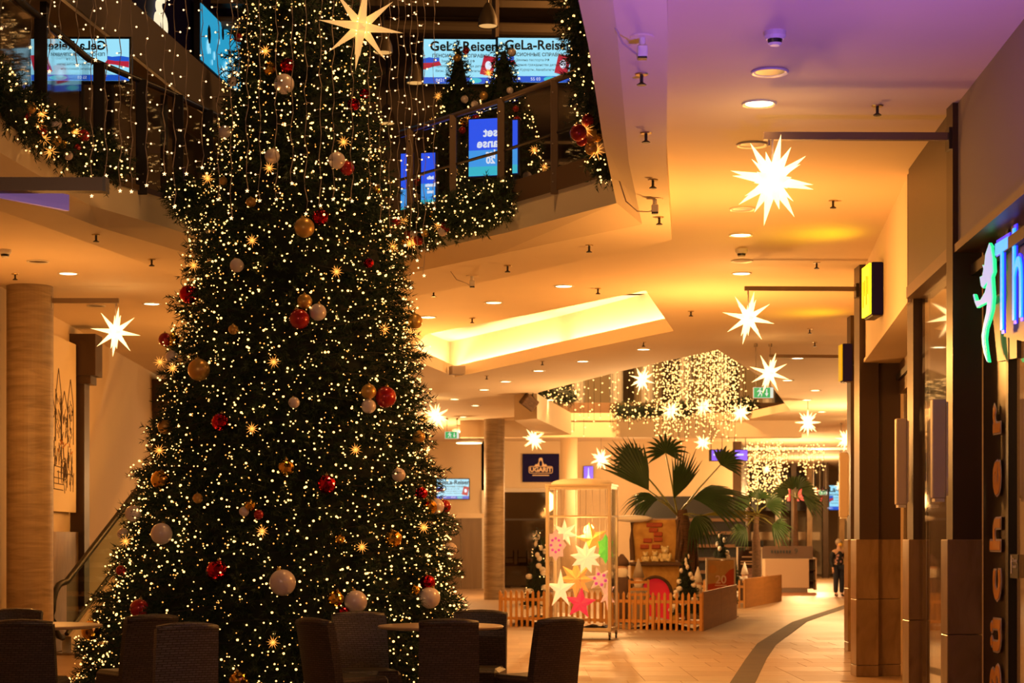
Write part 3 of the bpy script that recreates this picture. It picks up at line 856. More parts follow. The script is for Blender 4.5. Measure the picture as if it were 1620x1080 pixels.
# ---- light strands of the curtain hanging in front of and beside the tree
BULB_ME = None
def strand(px, py_end, D, label, group, far=False, seed=0):
    rr = random.Random(seed)
    e = P(px, py_end, D)
    o = thing('light_strand', label, 'light strand', e, group=group)
    top = 9.6 if D < 20 else 9.2
    n_ = 46; H = top - e.z
    pts = [(.012 * math.sin(i * 1.7 + px) + rr.uniform(-.006, .006), rr.uniform(-.006, .006), H * i / n_) for i in range(n_ + 1)]
    MB().path(pts, .0042 if not far else .003, 4).build('wire', MATS['wire'], o, fix=False)
    bl = []; st = MB()
    zz = rr.uniform(.05, .18)
    while zz < H:
        i = min(int(zz / H * n_), n_ - 1); b = Vector(pts[i])
        dx = rr.choice((-1, 1)) * rr.uniform(.02, .05)
        q = Vector((b.x + dx, b.y + rr.uniform(-.02, .02), zz - rr.uniform(0, .012)))
        bl.append(q); st.tube((b.x, b.y, zz), q, .003, .004, n=4)
        zz += rr.uniform(.11, .24)
    V_, T_ = dots([tuple(b) for b in bl], .0088)
    tag(st.build('lamp_stem', MATS['wire'], o, fix=False), kind='stuff')
    tag(link_mesh('bulb', np_mesh('bulb', V_, T_, MATS['bulb_white']), o), kind='stuff')
    s = MB()
    for k in range(5):
        a_ = 2 * math.pi * k / 5 + math.pi / 2
        spike_mb(s, Vector((math.cos(a_), 0, math.sin(a_))), .02, .007, .003, 4)
    s.build('end_star', MATS['bulb_white'], o, fix=False)
    return o
S1 = [(2,45),(48,75),(78,113),(95,58),(122,103),(145,310),(151,95),(168,278),(190,302),(208,303),(232,293),(260,275),(276,327),(295,275),(320,265),(345,315),(366,345),(376,118)]
S2 = [(391,302),(411,317),(437,315),(462,290),(484,338),(507,325),(527,315),(557,318),(584,312)]
S3 = [(602,350),(617,372),(630,345),(641,388),(650,455),(660,412),(671,436),(687,330)]
for i, (px, py) in enumerate(S1): strand(px, py, 15.9 + .25 * (i % 3), ('short ' if py < 150 else 'long ' if py > 300 else '') + 'light strand with tiny warm bulbs hanging before the side gallery', 'light strands before the side gallery', seed=i)
for i, (px, py) in enumerate(S2): strand(px, py, 16.9 + .12 * (i % 3), ('long ' if py > 316 else '') + 'light strand with tiny warm bulbs hanging before the giant tree', 'light strands before the giant tree', seed=40 + i)
for i, (px, py) in enumerate(S3): strand(px, py, 18.0 + .2 * (i % 3), ('longer ' if py > 400 else '') + 'thin light strand between the giant tree and the two gallery trees', 'light strands beside the giant tree', True, seed=70 + i)

# ---- garlands
def garland(path_pts, r, n_s, n_l, label, group=None, seed=1, lightr=.0088):
    rs2 = np.random.RandomState(seed)
    pp = [Vector(p) for p in path_pts]
    # resample
    dens = []
    for i in range(len(pp) - 1):
        for k in range(24): dens.append(pp[i].lerp(pp[i + 1], k / 24))
    dens.append(pp[-1])
    A = np.array([tuple(p) for p in dens]); base = A[len(A) // 2].copy()
    o = thing('garland', label, 'garland', tuple(base), group=group)
    A = A - base
    def sample(n_, lo, hi):
        i = rs2.randint(0, len(A) - 1, n_)
        d = rs2.normal(size=(n_, 3)); d /= np.linalg.norm(d, axis=1, keepdims=True)
        f = np.interp(i / len(A), [0, .06, .94, 1], [.6, 1, 1, .6])
        return A[i] + d * (rs2.uniform(lo, hi, n_) * r * f)[:, None], d
    pos, d = sample(n_s, .35, .8)
    ax_ = d + rs2.normal(0, .3, d.shape); ax_ /= np.linalg.norm(ax_, axis=1, keepdims=True)
    V_, T_ = sprigs(pos, ax_, rs2.uniform(.08, .16, n_s), rs2, 16, .005, .05)
    tag(link_mesh('foliage', np_mesh('foliage', V_, T_, MATS['needle']), o), kind='stuff')
    MB().path([Vector(tuple(p)) for p in A[::6]], r * .55, 8).build('inner_rope', MATS['needle_core'], o)
    pos, d = sample(n_l, .85, 1.15)
    V_, T_ = dots(pos, rs2.choice([.75, 1, 1.25], n_l) * lightr)
    tag(link_mesh('fairy_lights', np_mesh('fairy_lights', V_, T_, MATS['bulb']), o), kind='stuff')
    return A + base
def deck(points, label_place, group, r=.05, star_every=3, seed=0):
    rr = random.Random(seed)
    ks = ['red', 'gold', 'fgold', 'red', 'pearl']
    for i, p in enumerate(points):
        if i % star_every == star_every - 1:
            small_star(p, r * 1.6, f'amber glowing star {label_place}', 'amber stars ' + group)
        else:
            k = ks[i % 5]
            bauble(k, p, r * rr.uniform(.8, 1.2), f'small {DESC[k]} {label_place}', f'{DESC[k]}s {group}')
garland([P(-60, 95, 15.0), P(0, 160, 15.3), P(60, 205, 16.1), P(120, 238, 17.0), P(182, 262, 17.7)], .24, 1300, 300, 'thick lit fir garland draped along the side gallery edge', seed=2)
deck([P(x, y, D - .32) for x, y, D in ((40, 183, 15.9), (48, 170, 15.9), (66, 180, 16.1), (66, 205, 16.2), (88, 196, 16.4), (70, 220, 16.2), (88, 222, 16.5), (98, 228, 16.7), (80, 240, 16.4), (108, 246, 16.8), (132, 215, 17.0), (119, 210, 16.9), (112, 200, 16.8), (120, 234, 17.0), (60, 196, 16.1))], 'on the garland of the side gallery', 'on the side gallery garland', seed=3)
garland([P(285, 300, 18.6), P(300, 322, 18.7), P(322, 345, 18.9)], .17, 500, 110, 'short lit garland bunch beside the giant tree on the side gallery', seed=4)
garland([P(612, 388, 20.4), P(660, 362, 20.0), P(715, 342, 19.6), P(760, 330, 19.3), P(796, 312, 19.0)], .22, 1500, 330, 'lit fir garland at the foot of the glass railing under two gallery trees', seed=5)
deck([P(x, y, D - .3) for x, y, D in ((627, 352, 20.3), (632, 362, 20.3), (640, 350, 20.2), (645, 372, 20.2), (655, 370, 20.1), (624, 390, 20.3), (672, 369, 20.0), (683, 343, 20.0), (693, 358, 19.9), (700, 366, 19.8), (662, 380, 20.1), (648, 385, 20.1), (636, 380, 20.2), (705, 360, 19.8), (655, 383, 20.1))], 'on the garland under the glass railing', 'on the railing garland', seed=6)
garland([(.90, 17.4, 5.02), (.82, 16.5, 5.22), (.70, 15.6, 5.45), (.60, 14.8, 5.70), (.50, 13.9, 5.85)], .25, 1500, 330, 'thick lit fir garland hanging at the gallery corner near the cable', seed=7)
deck([P(x, y, D - .25) for x, y, D in ((930, 190, 16.3), (934, 214, 16.4), (945, 215, 16.4), (925, 205, 16.3), (950, 232, 16.6), (920, 222, 16.3), (935, 235, 16.4), (943, 238, 16.5), (915, 210, 16.2))], 'on the garland at the gallery corner', 'on the gallery corner garland', r=.06, star_every=4, seed=8)

# ---- the two gallery trees
def small_tree(px, ytop, D, zbase, R0, label, seed, ns=900, nl_=150, snow=False, deckn=10, name='christmas_tree'):
    rs2 = np.random.RandomState(seed)
    tp = P(px, ytop, D); H = tp.z - zbase
    o = thing(name, label, 'Christmas tree', (tp.x, D, zbase))
    rf = lambda zz: R0 * np.clip((1.02 - zz / H), .03, 1) ** .85
    z_, a_, r_ = cone_points(ns, rs2, .12 * H, H * .99, rf, None, 0)
    tier_ = .14 * r_ * np.sin(z_ * 2 * np.pi / (.14 * H))
    L_ = rs2.uniform(.07, .15, ns) * min(1, H / 1.8)
    pos = np.stack([np.cos(a_) * np.maximum(r_ + tier_ - L_, .01), np.sin(a_) * np.maximum(r_ + tier_ - L_, .01), z_], 1)
    ax_ = np.stack([np.cos(a_), np.sin(a_), rs2.uniform(-.6, .3, ns)], 1) + rs2.normal(0, .25, (ns, 3))
    ax_ /= np.linalg.norm(ax_, axis=1, keepdims=True)
    V_, T_ = sprigs(pos, ax_, L_, rs2, 18, .005, .045)
    tag(link_mesh('foliage', np_mesh('foliage', V_, T_, MATS['needle']), o), kind='stuff')
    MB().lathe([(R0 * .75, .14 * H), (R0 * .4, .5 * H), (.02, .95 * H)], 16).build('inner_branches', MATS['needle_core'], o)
    MB().tube((0, 0, 0), (0, 0, .3 * H), .035, n=8).build('trunk', MATS['trunk_bark'], o)
    MB().lathe([(R0 * .5, 0), (R0 * .5, .03), (.04, .06)], 12).build('tree_stand', MATS['dark_steel'], o)
    if nl_:
        z_, a_, r_ = cone_points(nl_, rs2, .12 * H, H, rf, None, 0)
        V_, T_ = dots(np.stack([np.cos(a_) * r_ * 1.03, np.sin(a_) * r_ * 1.03, z_], 1), rs2.choice([.007, .009, .011], nl_))
        tag(link_mesh('fairy_lights', np_mesh('fairy_lights', V_, T_, MATS['bulb']), o), kind='stuff')
    if snow:
        rr = random.Random(seed)
        for k in range(snow):
            zz = H * (.18 + .8 * (k / snow)); an = rr.uniform(math.pi * .95, 2.05 * math.pi); q = rf(zz) * .9
            MB().ball((q * math.cos(an), q * math.sin(an), zz), (R0 * .28 * (1.15 - zz / H), R0 * .28 * (1.15 - zz / H), R0 * .15), 8, 5).build('snow_clump', MATS['snow'], o, smooth=True)
    return o, H, rf
for (px, yt, D, R0, who, sd) in ((725, 60, 22.5, .64, 'slimmer lit tree on the gallery behind the garland', 11), (797, 66, 21.1, .66, 'lit tree on the gallery standing behind the railing post', 12)):
    t, H, rf = small_tree(px, yt, D, 5.0, R0, who, sd, ns=1300, nl_=260)
    rr = random.Random(sd); pts = []
    for k in range(16):
        zz = H * rr.uniform(.2, .95); an = rr.uniform(math.pi * 1.08, 1.92 * math.pi); q = float(rf(zz)) * 1.0 + .02
        pts.append(Vector((t.location.x + q * math.cos(an), D + q * math.sin(an), 5 + zz)))
    deck(pts, 'on the ' + ('slimmer gallery tree' if sd == 11 else 'gallery tree behind the railing post'), 'on a gallery tree %s' % ('behind the garland' if sd == 11 else 'behind the post'), r=.045, star_every=4, seed=sd)
# ================================================================== GALLERY RAILINGS
def on_poly(px, poly):
    k = (px - 810) / F
    for a, b in zip(poly[:-1], poly[1:]):
        fa, fb = a[0] - k * a[1], b[0] - k * b[1]
        if fa * fb <= 0 and abs(fa - fb) > 1e-9:
            t = fa / (fa - fb)
            return Vector((a[0] + (b[0] - a[0]) * t, a[1] + (b[1] - a[1]) * t))
    return Vector(poly[-1])
mat('rail_brown', (.22, .145, .10), .35, metal=.4)
def railing(pts, posts, label, z0=5.0, h=1.08, plate=.22, m='rail_brown', wpost=.075, mid=True):
    o = thing('glass_railing', label, 'railing', (pts[0][0], pts[0][1], z0))
    b = Vector((pts[0][0], pts[0][1]))
    L = [Vector(p) - b for p in pts]
    MB().path([(p.x, p.y, h) for p in L], .032, 8).build('handrail', MATS[m], o, smooth=True)
    if mid: MB().path([(p.x, p.y, h * .52) for p in L], .016, 6).build('mid_rail', MATS['dark_steel'], o)
    for a, c in zip(L[:-1], L[1:]):
        d = (c - a); ang = math.atan2(d.y, d.x); mdl = (a + c) / 2
        MB().box((mdl.x, mdl.y, plate / 2), (d.length, .03, plate), rz=ang).build('base_plate', MATS['brown_strip'], o)
        MB().box((mdl.x, mdl.y, plate + (h - plate - .05) / 2), (d.length, .012, h - plate - .06), rz=ang).build('glass_pane', MATS['glass'], o)
    for q in posts:
        p = Vector(q) - b
        n_ = Vector((p.x + b.x + 2.1, p.y + b.y - 18.8)).normalized() * -.03
        po = MB().box((p.x + n_.x, p.y + n_.y, h / 2 - .02), (wpost, .03, h + .04), bevel=.006).build('post', MATS[m], o)
        for zz in (.08, .16, .45, .95):
            MB().ball((p.x + n_.x * 1.6, p.y + n_.y * 1.6 - .012, zz), .011, 6, 4).build('bolt', MATS['steel'], po)
    return o
rb = [(.97, 17.6), (-.06, 19.3), (-1.23, 20.9)]
railing(rb, [on_poly(px, rb) for px in (882, 797, 720, 651)], 'brown glass railing along the gallery with the two lit trees')
rl_ = [(-3.9, 12), (-4.13, 15.3), (-3.95, 17.7), (-3.44, 19.0), (-2.9, 20.8)]
railing(rl_, [on_poly(px, rl_[1:]) for px in (60, 152, 219, 277, 326)], 'dark glass railing along the side gallery behind the light strands', plate=.05, m='dark_steel', wpost=.11, mid=False)

# ================================================================== SCREENS AND SIGNS
def facing(rz):
    """frame of an upright board whose printed face looks towards -y when rz = 0"""
    return Matrix.Rotation(rz, 4, 'Z') @ Matrix.Rotation(R(90), 4, 'X')
def rect(u0, v0, u1, v1): return [(u0, v0), (u1, v0), (u1, v1), (u0, v1)]
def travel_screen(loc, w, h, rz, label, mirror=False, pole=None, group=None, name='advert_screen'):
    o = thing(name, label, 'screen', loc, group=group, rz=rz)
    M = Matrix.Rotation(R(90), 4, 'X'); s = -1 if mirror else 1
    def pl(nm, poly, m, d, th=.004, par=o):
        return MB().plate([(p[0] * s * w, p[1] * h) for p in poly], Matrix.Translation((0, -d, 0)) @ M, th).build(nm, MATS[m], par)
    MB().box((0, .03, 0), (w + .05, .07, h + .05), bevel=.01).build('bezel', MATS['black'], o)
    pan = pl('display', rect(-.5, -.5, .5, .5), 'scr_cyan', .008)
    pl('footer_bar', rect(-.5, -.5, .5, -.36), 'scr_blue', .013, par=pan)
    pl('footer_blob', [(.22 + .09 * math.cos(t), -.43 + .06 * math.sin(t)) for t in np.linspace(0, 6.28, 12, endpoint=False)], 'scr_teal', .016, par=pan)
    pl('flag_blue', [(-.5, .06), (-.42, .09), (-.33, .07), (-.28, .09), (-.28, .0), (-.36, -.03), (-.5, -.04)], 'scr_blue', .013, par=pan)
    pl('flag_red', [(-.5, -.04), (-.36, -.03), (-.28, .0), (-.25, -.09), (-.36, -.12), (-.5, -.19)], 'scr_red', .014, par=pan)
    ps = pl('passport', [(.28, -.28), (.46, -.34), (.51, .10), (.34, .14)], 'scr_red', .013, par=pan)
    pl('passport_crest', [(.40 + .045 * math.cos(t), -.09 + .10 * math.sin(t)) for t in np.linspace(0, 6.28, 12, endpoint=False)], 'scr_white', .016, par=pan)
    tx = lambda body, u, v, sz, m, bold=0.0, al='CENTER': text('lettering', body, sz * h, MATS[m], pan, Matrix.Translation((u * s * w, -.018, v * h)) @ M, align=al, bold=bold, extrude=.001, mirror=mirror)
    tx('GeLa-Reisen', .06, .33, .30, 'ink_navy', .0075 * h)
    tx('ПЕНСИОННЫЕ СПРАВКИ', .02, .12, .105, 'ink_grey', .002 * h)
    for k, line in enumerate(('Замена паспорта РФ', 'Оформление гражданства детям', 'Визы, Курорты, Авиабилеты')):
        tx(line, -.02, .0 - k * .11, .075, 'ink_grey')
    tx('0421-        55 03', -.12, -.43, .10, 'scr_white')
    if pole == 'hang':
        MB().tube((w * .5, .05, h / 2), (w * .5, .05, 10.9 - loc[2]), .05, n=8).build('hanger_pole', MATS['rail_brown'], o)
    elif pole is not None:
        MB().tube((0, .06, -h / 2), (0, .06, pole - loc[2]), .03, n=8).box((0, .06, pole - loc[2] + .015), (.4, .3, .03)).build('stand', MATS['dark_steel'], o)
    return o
D = 26.0
c = P(727, 97.5, D); travel_screen(c, 114 * D / F, 70 * D / F, .02, 'cyan travel advert screen hung behind the slimmer gallery tree', pole='hang')
c = P(845, 95.5, D); travel_screen(c, 114 * D / F, 70 * D / F, .02, 'cyan travel advert screen hung beside the gallery corner garland')
D = 18.55
c = P(127, 95, D); travel_screen(c, 155 * D / F, 66 * D / F, 0, 'reflection of the travel advert built as a lit screen behind the side gallery railing', mirror=True, pole=5.0)  # glass reflection of the advert, built as a mirrored glowing display
c = P(716, 773, 61.6); travel_screen((c.x, 61.78, c.z), 1.05, .64, 0, 'wall screen with travel advert on the cream back wall', name='wall_screen')
c = P(1325, 787, 70); travel_screen(c, .62, .9, .1, 'small violet advert screen by the far brown pillars', pole='hang', name='wall_screen')

def blue_reflection(x0, x1, y0, y1, D, label, lines=(), slope=.12):  # glass reflections of blue screens, built as glowing panels with mirrored text
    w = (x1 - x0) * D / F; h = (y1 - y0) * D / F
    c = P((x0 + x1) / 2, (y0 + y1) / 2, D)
    o = thing('blue_reflection', label, 'screen', (c.x, c.y, 5.0), rz=-.25)
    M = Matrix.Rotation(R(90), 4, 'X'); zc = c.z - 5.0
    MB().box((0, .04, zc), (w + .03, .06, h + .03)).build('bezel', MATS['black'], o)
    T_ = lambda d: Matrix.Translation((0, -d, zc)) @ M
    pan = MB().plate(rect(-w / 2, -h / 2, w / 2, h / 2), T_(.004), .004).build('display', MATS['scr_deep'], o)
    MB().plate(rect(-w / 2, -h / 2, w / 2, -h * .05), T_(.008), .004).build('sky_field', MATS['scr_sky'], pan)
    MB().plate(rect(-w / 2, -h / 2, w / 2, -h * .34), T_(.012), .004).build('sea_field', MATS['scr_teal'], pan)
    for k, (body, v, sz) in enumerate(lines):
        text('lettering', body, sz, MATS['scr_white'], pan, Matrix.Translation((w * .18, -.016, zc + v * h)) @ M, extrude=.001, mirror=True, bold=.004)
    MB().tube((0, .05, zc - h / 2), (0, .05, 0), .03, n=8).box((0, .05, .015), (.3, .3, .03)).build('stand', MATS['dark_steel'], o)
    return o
blue_reflection(741, 794, 188, 278, 20.15, 'lit panel for a blue glass reflection with reversed white lettering between the gallery trees', (('set', .25, .13), ('hanse', .06, .13), ('les', -.12, .10), ('20', -.24, .10)))
blue_reflection(811, 819, 190, 274, 20.1, 'very narrow lit panel for a blue glass reflection beside the railing post')
blue_reflection(666, 689, 242, 330, 21.1, 'lit panel for a blue glass reflection with small white lines behind the light strands', (('info', .05, .05), ('heute', -.08, .05), ('neu', -.2, .05)))
blue_reflection(634, 651, 243, 345, 21.5, 'plain narrow lit panel for a blue glass reflection closest to the giant tree')

# upper side shop sign: script letter and turquoise picture
d_ = (uc - ub).normalized(); ML = Matrix(((d_.x, 0, d_.y, 0), (d_.y, 0, -d_.x, 0), (0, 1, 0, 0), (0, 0, 0, 1)))
emis('neon_cream', (.95, .80, .52), 1.0)
o = thing('shop_sign', 'cream script letter sign on the dark blue upper shop fascia', 'sign', (-4.46, 24.1, 8.62))
text('letter', 'g', 1.25, MATS['neon_cream'], o, ML.copy(), extrude=.03, bold=.0, sx=.8)
o = thing('poster_lightbox', 'turquoise illuminated underwater picture beside the upper shop sign', 'poster', (-4.12, 26.6, 8.45))
MB().plate(rect(-1.08, -.42, 1.08, .42), ML, .08).build('frame', MATS['dark_steel'], o)
emis('scr_aqua', (.02, .34, .58), .9)
pan = MB().plate(rect(-1.03, -.38, 1.03, .38), Matrix.Translation(ML.to_3x3() @ Vector((0, 0, .045))) @ ML, .01).build('picture', MATS['scr_aqua'], o)
rr = random.Random(9)
for k in range(26):
    u, v = rr.uniform(-.9, .95), rr.uniform(-.3, .3); s_ = rr.uniform(.02, .09)
    MB().plate([(u + s_ * math.cos(t), v + s_ * 1.6 * math.sin(t)) for t in np.linspace(0, 6.28, 7, endpoint=False)], Matrix.Translation(ML.to_3x3() @ Vector((0, 0, .054 + .0004 * k))) @ ML, .004).build('picture_blot', MATS['scr_cyan' if k % 3 else 'ink_navy'], pan)

# dome pendants of the upper hall
for (px, py, D, r) in ((772, 42, 24.5, .13), (606, 84, 25.5, .13), (657, 132, 27.0, .13), (612, 196, 29.5, .13)):
    p = P(px, py, D)
    o = thing('dome_pendant', 'dark dome pendant lamp with glowing rim in the upper hall', 'pendant lamp', p, group='dome pendants in the upper hall')
    MB().lathe([(r, 0), (r * .95, .10), (r * .6, .22), (r * .25, .30)], 20, caps=False).build('shade', MATS['beam_steel'], o, smooth=True)
    MB().lathe([(r * .9, .01), (.001, .012)], 20).build('lamp_disc', MATS['star_spike_dim'], o)
    MB().tube((0, 0, .28), (0, 0, 10.9 - p.z), .012, n=6).build('cord', MATS['dark_steel'], o)

# ================================================================== CEILING FITTINGS
ring_me = MB().lathe([(.10, 0), (.125, -.012), (.13, .0)], 24, caps=False).mesh('trim_ring', MATS['white_plastic'], True)
disc_on = MB().lathe([(.10, -.004), (.001, -.006)], 24).mesh('diffuser', MATS['downlight'])
disc_off = MB().lathe([(.10, -.002), (.001, .0)], 24).mesh('reflector', MATS['downlight_off'])
LIT = [(1201,163),(1172,371),(1173,432),(108,432),(240,480),(892,452),(781,478),(677,501),(922,571),(852,586),(800,603),(766,616),(719,631),(752,641),(1018,552),(1290,617),(1276,632),(1246,601),(1300,651),(1262,566),(870,632),(733,659)]
OFF = [(1218,113),(1190,228),(1175,330),(1174,412),(152,483),(60,413)]
for (px, py) in LIT:
    p = onz(px, py, 4.8)
    where = {(1201,163): 'above the big star lantern', (1172,371): 'just beyond the big star lantern', (1173,432): 'between two star lanterns over the aisle', (108,432): 'beside the stone column', (240,480): 'before the escalator wall', (892,452): 'between the atrium rim and lit cove', (781,478): 'between the atrium rim and lit cove', (677,501): 'between the giant tree and lit cove'}.get((px, py), 'beyond the lit cove' if px < 1100 else 'along the shop row beyond the exit sign')
    o = thing('downlight', 'round recessed ceiling downlight glowing warm white ' + where, 'downlight', (p.x, p.y, 4.797), group='lit downlights in the mall ceiling')
    link_mesh('trim_ring', ring_me, o); link_mesh('diffuser', disc_on, o)
    if p.y < 45: lamp('downlight_beam', 'SPOT', (p.x, p.y, 4.76), 26 if p.y < 30 else 32, WARM2, .09, aim=(p.x, p.y, 0), spot=120, blend=.8)
for (px, py) in OFF:
    p = onz(px, py, 4.8)
    o = thing('downlight', 'round recessed ceiling downlight that is switched off', 'downlight', (p.x, p.y, 4.797), group='unlit downlights in the mall ceiling')
    link_mesh('trim_ring', ring_me, o); link_mesh('reflector', disc_off, o)
for (px, py, w) in ((740, 673, 50), (742, 692, 48), (722, 700, 46)):
    p = onz(px, py, 4.79)
    o = thing('ceiling_disc_lamp', 'large round disc lamp under the far ceiling by the exit sign', 'ceiling lamp', (p.x, p.y, 4.62), group='disc lamps near the back wall')
    MB().lathe([(.42, .0), (.44, .05), (.3, .12)], 28).build('housing', MATS['white_plastic'], o)
    MB().lathe([(.40, -.01), (.001, -.012)], 28).build('diffuser', MATS['downlight'], o)
    MB().tube((0, 0, .1), (0, 0, .18), .02, n=6).build('stem', MATS['steel'], o)
# sprinklers
def sprinkler(p, z):
    o = thing('ceiling_sprinkler', 'small dark fire sprinkler head under the ceiling', 'sprinkler', (p.x, p.y, z), group='sprinkler heads under the ceiling')
    MB().lathe([(.045, 0), (.04, -.008)], 12).build('rosette', MATS['brass'], o)
    MB().tube((0, 0, 0), (0, 0, -.06), .011, n=6).build('stem', MATS['dark_steel'], o)
    MB().lathe([(.012, -.055), (.032, -.068), (.03, -.074)], 8).build('deflector', MATS['dark_steel'], o)
for (px, py) in ((1015, 117), (1022, 210), (1033, 284), (1043, 343), (932, 388), (803, 420), (152, 371), (240, 410)): sprinkler(onz(px, py, 4.6), 4.6)
for (px, py) in ((1318, 317), (1388, 167), (1292, 415), (1093, 492), (946, 456), (747, 503), (1018, 541), (858, 571), (770, 594), (1281, 520), (24, 433), (686, 460), (1289, 541)): sprinkler(onz(px, py, 4.8), 4.8)
for (px, py, s_) in ((1226, 50, 'beneath the violet lit ceiling'), (1173, 394, 'beside the lit downlights of the aisle'), (8, 395, 'beside the stone column')):
    p = onz(px, py, 4.8)
    o = thing('smoke_detector', 'white slotted smoke detector ' + s_, 'smoke detector', (p.x, p.y, 4.8))
    MB().lathe([(.07, 0), (.07, -.03), (.055, -.05)], 20).build('base', MATS['white_plastic'], o)
    MB().lathe([(.048, -.05), (.042, -.075)], 20).build('slot_ring', MATS['black'], o)
    MB().lathe([(.046, -.075), (.03, -.088)], 20).build('cap', MATS['white_plastic'], o)
# cabled spotlight boxes under the ring
for (px, py, dst, who) in ((1016, 58, [(945, -30), (962, 20), (985, 68), (1005, 84)], 'whose cable drops from the top of the gallery rim'), (1036, 314, [(978, 280), (990, 318), (1008, 334), (1026, 335)], 'with a cable looping to the gallery corner garland'), (747, 436, [(702, 392), (708, 422), (722, 442), (738, 448)], 'under the rim beneath the glass railing')):
    p = onz(px, py, 4.6)
    o = thing('rim_socket', 'small socket box ' + who, 'socket box', p)
    MB().lathe([(.075, 0), (.07, -.008)], 16).build('ceiling_plate', MATS['plaster'], o)
    MB().tube((0, 0, 0), (0, 0, -.06), .02, n=8).build('neck', MATS['white_plastic'], o)
    MB().box((0, 0, -.09), (.06, .06, .07), bevel=.006).build('socket_body', MATS['white_plastic'], o)
    MB().box((0, 0, -.128), (.055, .055, .012)).build('socket_end', MATS['black'], o)
    dd = p.y
    pts = [P(a_, b_, dd * (1 - .006 * (len(dst) - k))) - p for k, (a_, b_) in enumerate(dst)] + [Vector((-.03, 0, -.11))]
    MB().path(pts, .006, 5).build('cable', MATS['wire'], o, smooth=True)

# ================================================================== BRACKETS AND STAR LANTERNS
def bracket(a, b, th, label, plate=True):
    o = thing('star_bracket', label, 'bracket', a)
    d = Vector(b) - Vector(a)
    ang = math.atan2(d.y, d.x)
    MB().box(tuple(d / 2), (d.length, .05, th), rz=ang).build('arm', MATS['beam_steel'], o)
    MB().box((0, 0, -.02), (.03, .12, .16), rz=ang).build('wall_plate', MATS['dark_steel'], o)
    MB().tube(d * .97 + Vector((0, 0, -.03)), d * .97 + Vector((0, 0, -.07)), .008, n=6).build('hook', MATS['steel'], o)
    return o
p = P(1222, 285, 13.95); z1 = 4.565
bracket((3.22, 13.97, z1), (P(1208, 214, 13.95).x, 13.95, z1), .055, 'long thin bracket arm on the brown pillar beside the vertical lettering')
lit_star(p, 73 * 13.95 / F, 'big bright star lantern by the brown pillar beside the vertical lettering', rot=(.12, .15, .3), top=(p.x, p.y, z1))
p = P(1184, 503, 22.15); z2 = 4.53
bracket((4.03, 22.2, z2), (P(1178, 457, 22.15).x, 22.15, z2), .05, 'thin bracket arm on the pillar beyond the yellow sign')
lit_star(p, 43 * 22.15 / F, 'bright star lantern on the bracket beyond the yellow sign', rot=(.1, .2, .1), top=(p.x, p.y, z2))
p = P(183, 525, 24.0); z3 = 4.62
bracket((-5.83, 24.0, z3), (P(188, 475, 24).x, 24.0, z3), .06, 'thin bracket arm on the stone column beside the wall picture')
lit_star(p, 40 * 24 / F, 'bright star lantern on the stone column before the escalator wall', rot=(.1, .1, .4), top=(p.x, p.y, z3))
p = P(1217, 590, 30.0)
bracket((5.42, 30.1, 4.5), (P(1217, 568, 30).x, 30.0, 4.5), .05, 'thin bracket arm behind the hanging exit sign')
lit_star(p, 34 * 30 / F, 'star lantern half hidden behind the hanging exit sign', rot=(.1, .3, .1), top=(p.x, p.y, 4.5))
for i, (px, py, rp, D, lab, top) in enumerate([
    (1278, 668, 23, 44, 'star lantern between the exit sign and the brown pillars', 4.8), (1338, 695, 20, 50.5, 'star lantern partly hidden by a brown pillar', 4.8),
    (1016, 600, 23, 40, 'star lantern high in the second atrium opening', 9.0), (1062, 650, 19, 46, 'star lantern within the dense light curtain', 9.0), (1113, 643, 19, 46.5, 'star lantern within the dense light curtain', 9.0),
    (1172, 653, 19, 46, 'star lantern within the dense light curtain', 9.0), (1112, 700, 16, 48.5, 'star lantern above the tall palm crown', 9.0), (845, 695, 21, 47, 'star lantern above the navy shop sign', 4.8),
    (690, 658, 24, 43, 'star lantern beside the giant tree near the green exit sign', 4.8), (951, 726, 20, 52.5, 'star lantern behind the palm above the glass display case', 4.8), (1213, 742, 9, 64, 'tiny star lantern in the far light curtain', 4.8),
    (1287, 777, 11, 76, 'tiny star lantern before the red letters', 4.8), (1329, 768, 10, 69, 'tiny star lantern above the small violet advert screen', 4.8)]):
    p = P(px, py, D)
    lit_star(p, rp * D / F, lab, 'star lanterns in the light curtain' if 'within' in lab else None, rot=(.1 * i, .13 * i, .3), top=(p.x, p.y, top), detail=rp > 15)

# flag bracket by the hidden column
o = thing('flag_bracket', 'brown bracket beam with a violet lit panel below the side gallery', 'bracket', (-4.46, 12.0, 3.84))
MB().box((.94, 0, 0), (1.88, .10, .085)).build('beam', MATS['brown_metal'], o)
MB().box((1.89, 0, 0), (.02, .11, .095)).build('end_cap', MATS['dark_steel'], o)
mat('violet_tinted_panel', (.30, .20, .55), .4, emit=(.22, .13, .42), es=.35)  # violet light on the panel is put into its colour and glow
a_ = P(-40, 288, 11.9); b_ = P(107, 315, 12.55)
dv = b_ - a_; MB().box(tuple((a_ + b_) / 2 - Vector((-4.46, 12.0, 3.84)) + Vector((0, 0, -.02))), (dv.length, .03, .105), rz=math.atan2(dv.y, dv.x)).build('violet_tinted_panel', MATS['violet_tinted_panel'], o)

